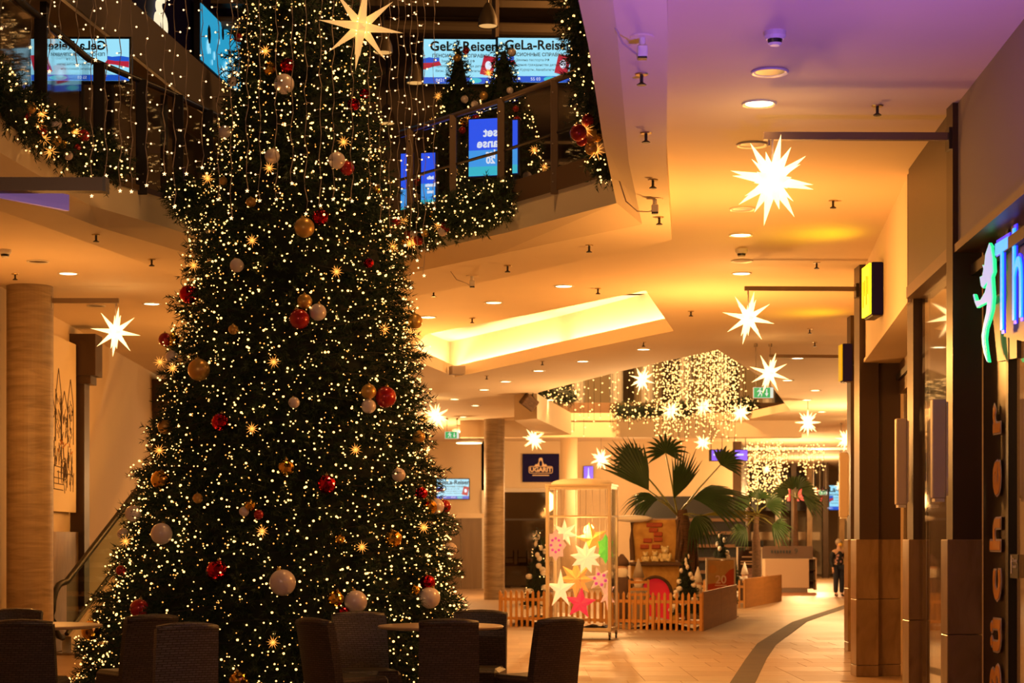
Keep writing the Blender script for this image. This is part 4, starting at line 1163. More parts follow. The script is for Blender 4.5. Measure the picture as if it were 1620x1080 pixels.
# ================================================================== EXIT SIGNS
def exit_sign(px, py, D, w, h, label):
    c = P(px, py, D)
    o = thing('exit_sign', label, 'exit sign', c)
    MB().box((0, .03, 0), (w, .06, h), bevel=.008).build('housing', MATS['white_plastic'], o)
    pan = MB().box((0, -.003, 0), (w * .96, .006, h * .9)).build('panel', MATS['exit_white'], o)
    MB().box((-w * .06, -.008, 0), (w * .78, .006, h * .84)).build('green_field', MATS['exit_green'], pan)
    M = Matrix.Rotation(R(90), 4, 'X')
    man = [(-.30, -.30), (-.24, -.12), (-.18, -.02), (-.21, .14), (-.30, .04), (-.34, .08), (-.24, .24), (-.12, .24), (-.02, .12), (.02, .16), (.05, .12), (-.02, .03), (-.10, .10), (-.08, -.02), (.0, -.12), (-.03, -.32), (-.08, -.32), (-.07, -.14), (-.15, -.10), (-.24, -.33)]
    MB().plate([(u * w * .75 - w * .05, v * h) for u, v in man], Matrix.Translation((0, -.013, 0)) @ M, .004).ball((-.18 * w * .9 + .01 * w, -.013, h * .33), (h * .07, .004, h * .07), 8, 5).build('running_figure', MATS['exit_white'], pan)
    MB().plate([(.13 * w, .30 * h), (.19 * w, .30 * h), (.19 * w, -.05 * h), (.25 * w, -.05 * h), (.16 * w, -.34 * h), (.07 * w, -.05 * h), (.13 * w, -.05 * h)], Matrix.Translation((0, -.013, 0)) @ M, .004).build('arrow', MATS['exit_white'], pan)
    for s_ in (-.35, .35):
        MB().tube((s_ * w, .03, h / 2), (s_ * w, .03, 4.8 - c.z), .008, n=6).lathe([(.03, 4.8 - c.z - .05), (.03, 4.8 - c.z)], 10, c=(s_ * w, .03, 0)).build('hanger_rod', MATS['steel'], o)
exit_sign(1207.5, 621, 31, .34, .19, 'green exit sign hung from two rods before a star lantern')
exit_sign(715, 688, 50, .38, .2, 'green exit sign hung beside the giant tree near the back wall')
exit_sign(1302, 779, 78, .36, .2, 'tiny green exit sign beside the red letters')
exit_sign(1337, 727, 52, .3, .16, 'small green exit sign beside the brown pillar foot light')
# hanging info displays
for (px, who) in ((1134, 'behind the palm crown'), (1171, 'clear of the palm crown')):
    c = P(px, 720, 55)
    o = thing('hanging_display', 'small blue hanging display ' + who, 'display', c)
    MB().box((0, .06, 0), (.44, .12, .34)).build('case', MATS['black'], o)
    MB().box((.03, -.006, 0), (.36, .01, .30)).build('display_face', MATS['scr_violet'], o)
    MB().box((.0, -.013, .02), (.2, .004, .05)).build('display_text', MATS['scr_white'], o)
    for s_ in (-.16, .16): MB().tube((s_, .06, .17), (s_, .06, 4.8 - c.z), .01, n=6).build('hanger_rod', MATS['dark_steel'], o)
# ================================================================== SHOP SIGNS ON THE RIGHT ROW
MA = Matrix(((0, 0, -1, 0), (-1, 0, 0, 0), (0, 1, 0, 0), (0, 0, 0, 1)))      # printed face looks towards the aisle
XS = 3.30
def on_side(px, py, X=XS):
    D = X * F / (px - 810.0)
    return (-D, EYE + (853 - py) / F * D)            # (u to the right, v up) in the MA frame
sg = thing('bookshop_sign', 'blue lit letters with a green figure on the bookshop front', 'sign', (XS, 0, 0))
mat('sign_case', (.045, .025, .05), .4)
MB().plate([on_side(1579, 395), on_side(1640, 350), on_side(1640, 548), on_side(1579, 532)], Matrix.Translation((.07, 0, 0)) @ MA, .06).build('backing_case', MATS['sign_case'], sg)
MB().plate([on_side(1552, 470), on_side(1592, 455), on_side(1592, 566), on_side(1562, 572)], Matrix.Translation((.085, 0, 0)) @ MA, .03).build('backing_case', MATS['sign_case'], sg)
MB().box((.08, 12.72, 3.72), (.05, .06, .3)).build('hanger_post', MATS['steel'], sg)
u0, v0 = on_side(1577, 546); u1, v1 = on_side(1577, 395)
for nm, m_, b_, dx in (('letter_rim', 'neon_rim_blue', .016, .0), ('letter', 'neon_blue', .0, -.012)):
    for ch, px in (('T', 1588), ('h', 1612.5)):
        u, v = on_side(px, 470)
        text(nm, ch, .88, MATS[m_], sg, Matrix.Translation((dx, 0, 0)) @ MA @ Matrix.Translation((u, 3.27 if ch == 'T' else 3.30, 0)), extrude=.005, bold=b_, sx=.66)
        bpy.context.view_layer.update()
        sg.children[-1].scale = (.66, 1.03, 1)
fig = [(1567,384),(1571,390),(1574,408),(1575,430),(1572,438),(1573,455),(1574,470),(1572,490),(1568,505),(1563,520),(1561,536),(1563,555),(1566,573),(1559,560),(1556,545),(1555,530),(1558,512),(1562,495),(1564,478),(1555,483),(1548,487),(1544,478),(1542,465),(1544,466),(1547,475),(1553,474),(1560,462),(1565,444),(1558,456),(1554,452),(1552,438),(1556,436),(1558,425),(1556,419),(1559,421),(1561,402)]
def shrink(poly, k):
    out = []; n_ = len(poly)
    for i in range(n_):
        a, b, c_ = Vector(poly[i - 1]), Vector(poly[i]), Vector(poly[(i + 1) % n_])
        t = (c_ - a)
        if t.length < 1e-6: out.append(tuple(b)); continue
        nrm = Vector((-t.y, t.x)).normalized()
        out.append(tuple(b + nrm * k))
    return out
MB().plate([on_side(*p) for p in fig], MA, .02).build('figure_rim', MATS['neon_green'], sg)
MB().plate([on_side(*p) for p in shrink(fig, 1.5)], Matrix.Translation((-.013, 0, 0)) @ MA, .006).build('figure_face', MATS['neon_pale'], sg)
# vertical lettering on the bronze panel, read upwards
MV = Matrix(((0, 0, -1, 0), (0, 1, 0, 0), (1, 0, 0, 0), (0, 0, 0, 1)))
vs = thing('vertical_lettering', 'orange letters running up the bronze panel of the bookshop', 'lettering', (3.40, 13.30, 0))
for ch, y_ in (('r', 667), ('e', 757), ('h', 845), ('c', 925), ('ü', 1004), ('B', 1085)):
    z_ = EYE + (853 - y_) / F * 13.3
    for nm, m_, b_, dx in (('letter_rim', 'letter_rim', .016, -.004), ('letter', 'orange_letter', .006, -.009)):
        t = text(nm, ch, .40, MATS[m_], vs, Matrix.Translation((dx, -.12, z_)) @ MV, extrude=.003, bold=b_, valign='BOTTOM_BASELINE')
        t.scale = (1.35, 1.0, 1)
# small house rules plate on the pane
o = thing('door_notice', 'small dark notice with white symbol on the bookshop pane', 'notice', (3.37, 12.72, 1.42))
MB().box((0, 0, 0), (.006, .20, .16)).build('plate', MATS['black'], o)
MB().box((-.005, .06, 0), (.004, .02, .10)).ball((-.005, .06, .06), (.003, .014, .014), 8, 5).build('symbol', MATS['white_plastic'], o)
text('lettering', 'Öffnung\nheute', .04, MATS['white_plastic'], o, Matrix.Translation((-.006, -.02, .02)) @ MA, extrude=.001)

# wall box signs
def box_sign(x0, x1, D0, D1, z0, z1, face, label, body=None):
    o = thing('box_sign', label, 'sign', (x1, (D0 + D1) / 2, (z0 + z1) / 2))
    w, d, h = x1 - x0, D1 - D0, z1 - z0
    MB().box((-w / 2, 0, 0), (w, d, h), bevel=.01).build('case', MATS['navy_panel'], o)
    MB().box((-w - .012, 0, 0), (.02, d * .97, h * .96)).build('lit_face', MATS[face], o)
    MB().box((-w / 2, 0, -h / 2 - .006), (w * .8, d * .9, .012)).build('underside_grille', MATS['brown_metal'], o)
    MB().box((w * .3, 0, 0), (.12, .06, .06)).build('wall_arm', MATS['dark_steel'], o)
    if body:
        for k in range(4): MB().box((-w - .024, d * (.30 - .2 * k), (-.05, .06, 0, .08)[k] * h), (.004, .035, h * (.5, .3, .55, .35)[k])).build('letter_stroke', MATS['sign_olive'], o)
    return o
mat('sign_olive', (.45, .36, .0), .5, emit=(.5, .36, 0), es=.5)
box_sign(3.68, 3.80, 19.40, 19.84, 3.9, 4.44, 'neon_yellow', 'yellow lit box sign with dark sides above the glass doors', 'YED')
box_sign(4.66, 4.80, 26.72, 26.95, 3.83, 4.36, 'sign_olive', 'dark box sign mounted on the slim pillar beyond the doors')
# the spill of the yellow signs on the ceiling comes from their lit faces and these sign lamps
lamp('yellow_sign_lamp', 'SPOT', (3.45, 19.9, 4.25), 16, (1, .62, .0), .08, aim=(3.1, 19.9, 4.8), spot=140, blend=1)
lamp('yellow_sign_lamp', 'SPOT', (4.45, 26.8, 4.2), 16, (1, .62, .0), .08, aim=(4.1, 26.8, 4.8), spot=140, blend=1)

# wall sconces
mat('sconce_white', (.60, .48, .36), .45, emit=(1, .72, .42), es=.0)
for (x, D, w, z0, z1, lab) in ((3.185, 13.93, .10, 1.90, 2.63, 'upright white box sconce on the pillar beside the vertical lettering'), (3.43, 16.47, .095, 1.90, 2.65, 'upright white box sconce on the slim pillar by the window pane'), (4.80, 27.1, .12, 1.92, 2.84, 'upright white box sconce on the slim pillar beyond the doors'), (5.95, 33.0, .13, 1.92, 2.8, 'upright white box sconce on the pillar before the far aisle')):
    o = thing('wall_sconce', lab, 'sconce', (x, D, (z0 + z1) / 2))
    h = z1 - z0
    MB().box((-w / 2, .02, 0), (w, .09, h), bevel=.008).build('shade', MATS['sconce_white'], o)
    MB().box((.005, .02, 0), (.012, .12, h * .94)).build('back_plate', MATS['alu'], o)
    MB().box((-w / 2, .02, -h / 2 - .012), (w * .7, .1, .024)).build('end_cap', MATS['alu'], o)

# ================================================================== ESCALATOR AND WALL PICTURE
es = thing('escalator', 'escalator with black handrail rising along the cream wall behind the giant tree', 'escalator', (-6.2, 26.4, 0), rz=-math.atan2(.233, .972))
sl = .577
def prof(y): return max(0.0, y + .02) * sl
LEN = 7.4
ys = [0, .3, .6, .9] + [1.5 + k for k in range(6)] + [LEN]
for sx_ in (0, 1.05):
    nm_pts = []
    for t in np.linspace(0, math.pi, 9): nm_pts.append((sx_, -.12 - .30 * math.sin(t) , .62 - .38 * math.cos(t)))
    pts = nm_pts + [(sx_, y, 1.0 + prof(y)) for y in ys]
    MB().path(pts, .045, 8).build('handrail', MATS['black'], es, smooth=True)
    MB().sheet([[(sx_, y, .30 + prof(y)) for y in ys], [(sx_, y, .97 + prof(y)) for y in ys]]).build('glass_balustrade', MATS['glass_green'], es)
    MB().sheet([[(sx_ - .07, y, .0 + max(0, prof(y) - .12)) for y in ys], [(sx_ - .07, y, .24 + prof(y)) for y in ys], [(sx_ + .07, y, .24 + prof(y)) for y in ys], [(sx_ + .07, y, max(0, prof(y) - .12)) for y in ys]]).build('skirt_panel', MATS['plaster'], es)
    MB().path([(sx_, y, .27 + prof(y)) for y in ys], .035, 6).build('deck_profile', MATS['dark_steel'], es)
for k in range(18):
    MB().box((.52, .8 + k * .36, prof(.8 + k * .36) + .02), (.86, .37, .14)).build('step', MATS['dark_steel'], es)
MB().prism([(-.1, -.2), (1.15, -.2), (1.15, .7), (-.1, .7)], 0, .03).build('landing_plate', MATS['steel'], es)

pc = thing('wall_picture', 'tall unframed canvas with an ink sketch of old houses on the cream wall', 'picture', (-6.52, 27.1, 3.25))
mat('canvas', (.80, .68, .48), .7); mat('ink', (.07, .045, .04), .8); mat('ink_orange', (.55, .22, .05), .8)
MB().box((0, 0, 0), (.05, 2.3, 2.5)).build('canvas', MATS['canvas'], pc)
rr = random.Random(21)
def stroke(y0, z0, y1, z1, w=.012, m='ink'):
    w *= .55
    MB().tube((.028, y0, z0), (.028, y1, z1), w, n=4).build('ink_stroke', MATS[m], pc)
for gx, gw, ghh in ((-.75, .5, .9), (-.35, .4, .7), (.05, .36, 1.05), (.40, .42, .75), (.78, .36, .95)):
    zb = -.25
    stroke(gx - gw / 2, zb, gx - gw / 2, zb + ghh * .6); stroke(gx + gw / 2, zb, gx + gw / 2, zb + ghh * .6)
    stroke(gx - gw / 2, zb + ghh * .6, gx, zb + ghh); stroke(gx, zb + ghh, gx + gw / 2, zb + ghh * .6)
    for k in range(26):
        u = gx + rr.uniform(-gw / 2, gw / 2); v = zb + rr.uniform(0, ghh * .6)
        stroke(u, v, u + rr.uniform(-.08, .08), v + rr.uniform(.04, .16), .008)
for k in range(14):
    u = rr.uniform(-.9, .9); v = rr.uniform(-.42, -.2); stroke(u, v, u + rr.uniform(-.15, .15), v + rr.uniform(-.08, .08), .02, 'ink_orange')
for k in range(90):
    u = rr.uniform(-.95, .95); v = rr.uniform(-1.0, -.4); stroke(u, v, u + rr.uniform(-.05, .05), v + rr.uniform(.08, .3), .009)
for k in range(5): stroke(rr.uniform(-.9, 0), -.6 - .08 * k, rr.uniform(.2, .95), -.62 - .08 * k, .012)
# ================================================================== CAFE FURNITURE
def make_chair(m):
    o = thing('wicker_chair', 'x', 'chair')
    tilt = Matrix.Rotation(R(-8), 4, 'X')
    rows = []
    nb = 9
    def slab(y, zlo, zhi, w, th):
        mb = MB(); N = 8
        rowsF, rowsB = [], []
        for i in range(N + 1):
            t = i / N; z_ = zlo + (zhi - zlo) * t
            ww = w * (1 - .03 * t); yo = y - .10 * t ** 1.3
            for rws, off in ((rowsF, th / 2), (rowsB, -th / 2)):
                rws.append([(ww * (k / nb - .5), yo + off - .035 * (1 - (2 * k / nb - 1) ** 2), z_ + (.012 * (1 - (2 * k / nb - 1) ** 2) if i == N else 0)) for k in range(nb + 1)])
        mb.sheet(rowsF); mb.sheet([r_[::-1] for r_ in rowsB])
        for s_ in (0, nb): mb.sheet([[a_[s_] for a_ in rowsF], [b_[s_] for b_ in rowsB]])
        mb.sheet([rowsF[-1], rowsB[-1]]); mb.sheet([rowsF[0], rowsB[0]])
        return mb
    slab(-.20, .30, .92, .50, .075).build('backrest', MATS[m], o)
    MB().path([(-.235, -.305, .905), (-.12, -.335, .922), (0, -.345, .927), (.12, -.335, .922), (.235, -.305, .905)], .036, 8).build('top_roll', MATS[m], o, smooth=True)
    MB().box((0, .04, .40), (.50, .50, .13), bevel=.035).build('seat', MATS[m], o)
    for sx_ in (-1, 1):
        MB().box((sx_ * .235, .04, .32), (.03, .48, .10)).build('side_rail', MATS[m], o)
        for y_ in (-.19, .26):
            MB().box((sx_ * .215, y_, .17), (.05, .05, .34), bevel=.01).build('leg', MATS[m], o)
    MB().box((0, .27, .32), (.46, .03, .10)).build('front_rail', MATS[m], o)
    return o
CH = {m: make_chair(m) for m in ('wicker_dark', 'wicker_grey')}
used = set()
def chair(px, D, rz, m, label, tilt=0.0, dz=0.0):
    o = CH[m] if m not in used else copy_tree(CH[m])
    used.add(m)
    o.location = ((px - 810) / F * D, D, dz); o.rotation_euler = (tilt, 0, R(rz))
    o['label'] = label; o['group'] = 'wicker cafe chairs'
    return o
chair(710, 15.7, 2, 'wicker_dark', 'dark wicker chair pulled straight up to the clear round table')
chair(546, 15.8, -52, 'wicker_dark', 'dark wicker chair turned sideways in front of a greyish wicker chair')
chair(580, 16.6, 198, 'wicker_grey', 'greyish wicker chair tucked behind a sideways dark chair')
chair(752, 16.95, 172, 'wicker_dark', 'dark wicker chair across the clear round table, facing the hall')
chair(848, 15.95, 40, 'wicker_dark', 'dark wicker chair at the table end beside the open floor')
chair(52, 15.55, 0, 'wicker_dark', 'black looking wicker chair before the table near the column')
chair(10, 17.3, 178, 'wicker_dark', 'wicker chair behind the table near the stone column')
chair(214, 16.55, 38, 'wicker_dark', 'dark wicker chair between the column table and the giant tree')
chair(283, 14.55, 28, 'wicker_grey', 'greyish wicker chair leaning askew before the giant tree', tilt=R(-7), dz=-.02)
def cafe_table(px, D, z_, label):
    o = thing('cafe_table', label, 'table', ((px - 810) / F * D, D, 0), group='round cafe tables')
    MB().lathe([(.50, z_ - .03), (.535, z_ - .022), (.54, z_ - .008), (.53, z_)], 48).build('table_top', MATS['table_top'], o)
    MB().tube((0, 0, .03), (0, 0, z_ - .03), .04, n=14).build('pedestal', MATS['dark_steel'], o, smooth=True)
    for k in range(4):
        a_ = math.pi / 4 + k * math.pi / 2
        MB().box((.17 * math.cos(a_), .17 * math.sin(a_), .02), (.36, .05, .04), rz=a_).build('foot', MATS['dark_steel'], o)
cafe_table(697, 16.25, .865, 'round beige cafe table with four wicker chairs drawn up')
cafe_table(62, 16.4, .865, 'round cafe table in shade beside the stone column')

# ================================================================== GLASS DISPLAY CASE WITH PAPER STARS
CD = 30.5
case = thing('display_case', 'tall glass display case on wheels filled with lit paper stars', 'display case', (P(921, 0, CD).x, CD, 0), rz=R(-11))
cw, cdp, z0_, z1_ = 1.05, .80, .14, 2.46
for sx_ in (-1, 1):
    for sy_ in (-1, 1):
        x, y = sx_ * (cw / 2 - .025), sy_ * (cdp / 2 - .025)
        MB().box((x, y, (z0_ + z1_) / 2), (.055, .055, z1_ - z0_), bevel=.006).build('corner_post', MATS['alu'], case)
        c_ = MB().tube((x - .012, y, .05), (x + .012, y, .05), .05, n=12).build('caster', MATS['black'], case)
        MB().box((x, y, .10), (.04, .05, .06)).build('caster_fork', MATS['steel'], c_)
for z_ in (z0_ + .03, 1.97, z1_ - .03):
    th = .05 if z_ != 1.97 else .025
    for s_ in (-1, 1):
        MB().box((0, s_ * (cdp / 2 - .025), z_), (cw - .1, .04, th)).build('cross_rail', MATS['alu'], case)
        MB().box((s_ * (cw / 2 - .025), 0, z_), (.04, cdp - .1, th)).build('cross_rail', MATS['alu'], case)
MB().box((0, 0, z0_ + .01), (cw - .06, cdp - .06, .03)).build('floor_tray', MATS['white_plastic'], case)
for s_ in (-1, 1):
    MB().box((0, s_ * (cdp / 2 - .02), (z0_ + z1_) / 2), (cw - .1, .006, z1_ - z0_ - .1)).build('glass_pane', MATS['glass'], case)
    MB().box((s_ * (cw / 2 - .02), 0, (z0_ + z1_) / 2), (.006, cdp - .1, z1_ - z0_ - .1)).build('glass_pane', MATS['glass'], case)
MB().box((0, 0, z1_ + .005), (cw + .02, cdp + .02, .03)).build('roof_plate', MATS['alu'], case)
rows = []
for i in range(7):
    t = i / 6; rows.append([(cw * .49 * (1 - t ** 2.2 * .9) * math.cos(a_), cdp * .49 * (1 - t ** 2.2 * .9) * math.sin(a_), z1_ + .02 + .10 * math.sin(t * math.pi / 2)) for a_ in np.linspace(0, 2 * math.pi, 28, endpoint=False)])
MB().sheet(rows, True).build('snow_cover', MATS['snow'], case, smooth=True)
mat('cloth_blue', (.02, .035, .16), .8); mat('cloth_white', (.75, .70, .62), .8)
for nm, m_, z_, k_ in (('blue_cloth', 'cloth_blue', .20, 0), ('snow_cloth', 'cloth_white', .235, 1)):
    rows = [[(-.46 + .92 * i / 12 * (1 - .12 * k_), -.34 + .68 * j / 8 + .05 * k_, z_ + .02 * math.sin(i * 1.3 + k_) * math.cos(j * .9)) for i in range(13)] for j in range(9)]
    MB().sheet(rows).build(nm, MATS[m_], case, smooth=True)
lamp('case_lamp', 'POINT', (case.location.x, CD, 1.75), 40, WARM2, .1)
for nm_, c_, e_ in (('paper_cream', (1, .66, .28), .95), ('paper_amber', (1, .42, .07), .50), ('paper_red', (.95, .05, .08), .50), ('paper_pink', (1, .50, .24), .55), ('paper_green', (.20, .75, .06), .55), ('paper_magenta', (.80, .10, .30), .45)):
    mat(nm_, tuple(.8 * x for x in c_), .7, emit=c_, es=e_, noise=.25, nscale=14)
def paper_star(px, py, rp, n_, m_, label, inner=.42, rot=0.0, sy=1.0, dy=0.0, acc=None):
    c = P(px, py, CD - .12 + dy); r = rp * CD / F
    o = thing('paper_star', label, 'paper star', c)
    pts = []
    for k in range(2 * n_):
        q = 1 if k % 2 == 0 else inner; a_ = rot + math.pi / 2 + math.pi * k / n_
        pts.append((r * q * math.cos(a_), 0, r * q * math.sin(a_) * sy))
    f_ = pts + [(0, -r * .28, 0), (0, r * .28, 0)]
    N = 2 * n_
    MB().add(f_, [(k, (k + 1) % N, N) for k in range(N)] + [((k + 1) % N, k, N + 1) for k in range(N)]).build('paper_shell', MATS[m_], o)
    if acc:
        mb = MB()
        for k in range(n_):
            a_ = rot + math.pi / 2 + 2 * math.pi * k / n_
            mb.ball((r * .42 * math.cos(a_), -r * .24, r * .42 * math.sin(a_) * sy), r * .13, 8, 5)
        mb.build('cutout_spot', MATS[acc], o)
    MB().tube((0, 0, r * sy), (0, 0, z1_ - .05 - c.z), .004, n=4).build('cord', MATS['wire'], o)
paper_star(893, 843, 22, 7, 'paper_cream', 'cream paper star high beside the patterned pink lantern')
paper_star(937, 852, 27, 5, 'paper_amber', 'amber five-pointed paper star at the top of the display case', rot=.2, dy=0.18)
paper_star(927, 882, 26, 9, 'paper_cream', 'many-pointed bright cream paper star in the display case centre', inner=.55)
paper_star(911, 916, 30, 8, 'paper_amber', 'large pale amber paper star above the red one', inner=.5, dy=.26)
paper_star(949, 916, 21, 6, 'paper_pink', 'white and pink paper star beside the large amber one', rot=.3, acc='paper_magenta')
paper_star(887, 932, 24, 5, 'paper_cream', 'narrow cream paper star with a long lower point', sy=1.35, inner=.35)
paper_star(918, 954, 26, 5, 'paper_red', 'red five-pointed paper star at the bottom of the display case', rot=-.1)
paper_star(879, 862, 17, 8, 'paper_pink', 'patterned pink paper lantern star at the case edge', inner=.75, sy=1.5, acc='paper_magenta', dy=-.1)
paper_star(961, 940, 13, 6, 'paper_pink', 'slim pale paper star by the case corner', sy=2.0)
paper_star(958, 868, 14, 6, 'paper_green', 'green speckled paper lantern in the display case', inner=.7, sy=1.7)
# strand of tiny lights on the case
mb = MB()

# ================================================================== CHRISTMAS CORNER BEHIND THE PICKET FENCE
picket = MB().add([(-.024, -.01, 0), (.024, -.01, 0), (.024, .01, 0), (-.024, .01, 0), (-.024, -.01, .63), (.024, -.01, .63), (.024, .01, .63), (-.024, .01, .63), (0, -.01, .67), (0, .01, .67)],
    [(0, 1, 5, 8, 4), (3, 7, 9, 6, 2), (0, 4, 7, 3), (1, 2, 6, 5), (4, 8, 9, 7), (8, 5, 6, 9), (0, 3, 2, 1)]).mesh('picket', MATS['fence_wood'])
def fence(a, b, label, step=.112):
    a = Vector(a); b = Vector(b); d = b - a; ang = math.atan2(d.y, d.x)
    o = thing('picket_fence', label, 'fence', (a.x, a.y, 0), rz=ang)
    n_ = int(d.length / step)
    for k in range(n_ + 1): link_mesh('picket', picket, o, (k * d.length / n_, 0, 0))
    for z_ in (.15, .50): MB().box((d.length / 2, .022, z_), (d.length, .02, .055)).build('fence_rail', MATS['fence_wood'], o)
    for k in range(0, n_ + 1, 9): MB().box((k * d.length / n_, .05, .3), (.05, .05, .6)).build('fence_post', MATS['fence_wood'], o)
    return o
fence((-.22, 35.0), (3.30, 33.15), 'low wooden picket fence around the snowy Christmas corner')
def board_fence(a, b, label, parts_=2):
    a = Vector(a); b = Vector(b); d = b - a; ang = math.atan2(d.y, d.x)
    o = thing('board_fence', label, 'fence', (a.x, a.y, 0), rz=ang)
    for k in range(parts_):
        L_ = d.length / parts_
        MB().box((L_ * (k + .5), 0, .345), (L_ - .006, .03, .69), bevel=.006).build('board', MATS['board_wood'], o)
    MB().box((d.length / 2, .04, .62), (d.length, .05, .05)).build('fence_rail', MATS['fence_wood'], o)
    return o
board_fence((3.33, 33.1), (4.54, 38.4), 'solid brown board fence below the red twenty poster')
fence((4.15, 44.4), (5.40, 44.1), 'short picket fence between the two solid board fences')
board_fence((5.42, 44.1), (7.0, 49.3), 'solid brown board fence before the white counter')
fence((6.2, 49.6), (7.0, 49.4), 'short picket fence edge before the white counter')
rows = []
for j in range(8):
    t = j / 7
    rows.append([((-.1 + t * .3) + (3.2 + t * 1.0 - (-.1 + t * .3)) * i / 15, (35.1 + t * 3.2) + (33.35 + t * 4.8 - (35.1 + t * 3.2)) * i / 15, .05 + .05 * math.sin(i * 1.1 + j * .7) + .04 * math.cos(i * .5 - j)) for i in range(16)])
tag(MB().sheet(rows).build('snow_blanket', MATS['snow'], smooth=True), 'white fleece snow blanket spread inside the picket fence', 'snow blanket')
for a_ in [1]:
    sm = lamp('corner_lamp', 'POINT', (2.4, 34.9, 2.3), 30, WARM2, .2)

# fireplace
fp = thing('fireplace', 'painted mock fireplace with red bricks and a glowing red arch', 'fireplace', (P(1036, 0, 36.6).x, 36.6, 0))
wood_like('fire_gold', (.36, .18, .04), (.62, .38, .09), (1, 1, 1), .7, 4)
mat('fire_dark', (.09, .045, .02), .7, noise=.3, nscale=6); mat('fire_brick', (.36, .07, .025), .7, noise=.2, nscale=20)
MB().add([(-.40, 0, 1.16), (.40, 0, 1.16), (.43, 0, 1.98), (-.43, 0, 1.98), (-.40, .3, 1.16), (.40, .3, 1.16), (.43, .3, 1.98), (-.43, .3, 1.98)], [(0, 1, 2, 3), (5, 4, 7, 6), (0, 3, 7, 4), (1, 5, 6, 2), (3, 2, 6, 7), (0, 4, 5, 1)]).build('chimney', MATS['fire_gold'], fp)
MB().box((.0, 0, 1.13), (1.0, .5, .07), bevel=.015).build('mantel', MATS['fire_dark'], fp)
arch = [(-.46, 0), (-.46, 1.1), (.46, 1.1), (.46, 0), (.30, 0)] + [(.30 * math.cos(t), .52 + .34 * math.sin(t)) for t in np.linspace(0, math.pi, 11)] + [(-.30, 0)]
MB().plate(arch, Matrix.Translation((0, .05, 0)) @ Matrix.Rotation(R(90), 4, 'X'), .3).build('hearth', MATS['fire_gold'], fp)
mat('fire_red', (.55, .01, .015), .35, emit=(.8, .01, .02), es=.30)
MB().plate([(.30 * math.cos(t), .52 + .34 * math.sin(t)) for t in np.linspace(0, math.pi, 11)] + [(-.30, .05), (.30, .05)], Matrix.Translation((0, .14, 0)) @ Matrix.Rotation(R(90), 4, 'X'), .05).build('fire_screen', MATS['fire_red'], fp)
MB().path([(.32 * math.cos(t), -.12, .52 + .36 * math.sin(t)) for t in np.linspace(0, math.pi, 13)], .035, 6).build('arch_ring', MATS['fire_dark'], fp)
for (u, v) in ((-.08, 1.88), (.06, 1.88), (-.03, 1.78), (-.14, 1.58), (.06, 1.60), (-.20, 1.46), (.02, 1.46), (.06, 1.70)):
    MB().box((u, -.012, v), (.17, .05, .085), bevel=.012).build('brick', MATS['fire_brick'], fp)
for s_ in (-1, 1):
    MB().path([(s_ * .43, -.02, 1.2), (s_ * .45, -.03, 1.6), (s_ * .44, -.02, 1.98)], .05, 6).build('edge_stone', MATS['fire_dark'], fp)
MB().ball((-.42, -.05, 2.0), (.38, .3, .07), 14, 8).build('snow_cap', MATS['snow'], fp, smooth=True)
mat('plush', (.72, .62, .36), .9, bump=.5, bscale=60)
for k, (px, s_) in enumerate(((1021, .8), (1036, .85), (1052, 1.25))):
    x = (px - 810) / F * 36.45
    o = thing('teddy_bear', 'small cream plush bear on the fireplace mantel' if k < 2 else 'taller cream plush bear at the end of the mantel', 'plush toy', (x, 36.45, 1.167), group='plush bears on the mantel', scale=s_)
    MB().ball((0, 0, .07), (.075, .06, .075), 12, 8).build('body', MATS['plush'], o, smooth=True)
    hd = MB().ball((0, -.01, .18), (.058, .052, .055), 12, 8).build('head', MATS['plush'], o, smooth=True)
    for q in (-1, 1):
        MB().ball((q * .045, 0, .23), .022, 8, 6).build('ear', MATS['plush'], hd, smooth=True)
        MB().ball((q * .075, -.03, .09), (.025, .03, .05), 8, 6).build('paw', MATS['plush'], o, smooth=True)
        MB().ball((q * .05, -.06, .03), (.032, .045, .03), 8, 6).build('foot', MATS['plush'], o, smooth=True)
    MB().ball((0, -.06, .17), .018, 8, 6).build('muzzle', MATS['snow'], hd, smooth=True)
# dolls and small props in the corner
def doll(px, D, h, coat, label, hat=None, beard=True, group=None):
    o = thing('doll', label, 'doll', ((px - 810) / F * D, D, .08), scale=h)
    MB().lathe([(.20, 0), (.21, .1), (.16, .42), (.11, .66), (.05, .72)], 16).build('coat', MATS[coat], o, smooth=True)
    hd = MB().ball((0, -.01, .80), (.095, .095, .11), 14, 10).build('head', MATS['skin'], o, smooth=True)
    if beard: MB().ball((0, -.06, .73), (.09, .06, .11), 12, 8).build('beard', MATS['snow'], hd, smooth=True)
    for q in (-1, 1): MB().path([(q * .12, 0, .62), (q * .20, -.05, .48), (q * .14, -.16, .42)], [.055, .045, .035], 8).build('arm', MATS[coat], o, smooth=True)
    MB().lathe([(.115, .84), (.10, .92), (.02, 1.02)] if hat is None else [(.12, .85), (.08, 1.0), (.01, 1.22)], 14).build('hat', MATS[hat or coat], hd, smooth=True)
mat('cloth_brown', (.10, .055, .035), .85); mat('cloth_grey', (.36, .30, .24), .9, bump=.4, bscale=50); mat('cloth_red', (.40, .02, .02), .85)
doll(984, 35.8, 1.22, 'cloth_brown', 'tall brown robed doll with white beard beside the fireplace')
doll(1010, 35.4, .95, 'cloth_grey', 'grey bearded gnome doll with a tall knitted hat', hat='cloth_grey')
doll(1064, 37.1, 1.15, 'cloth_red', 'red gnome doll with white beard beside the fireplace edge', hat='snow')
doll(1104, 36.2, .82, 'cloth_grey', 'stout grey gnome doll before the palm trunk', hat='snow', beard=True)
doll(1178, 45.6, .80, 'cloth_brown', 'brown gnome doll under the dark menu poster', hat='snow')
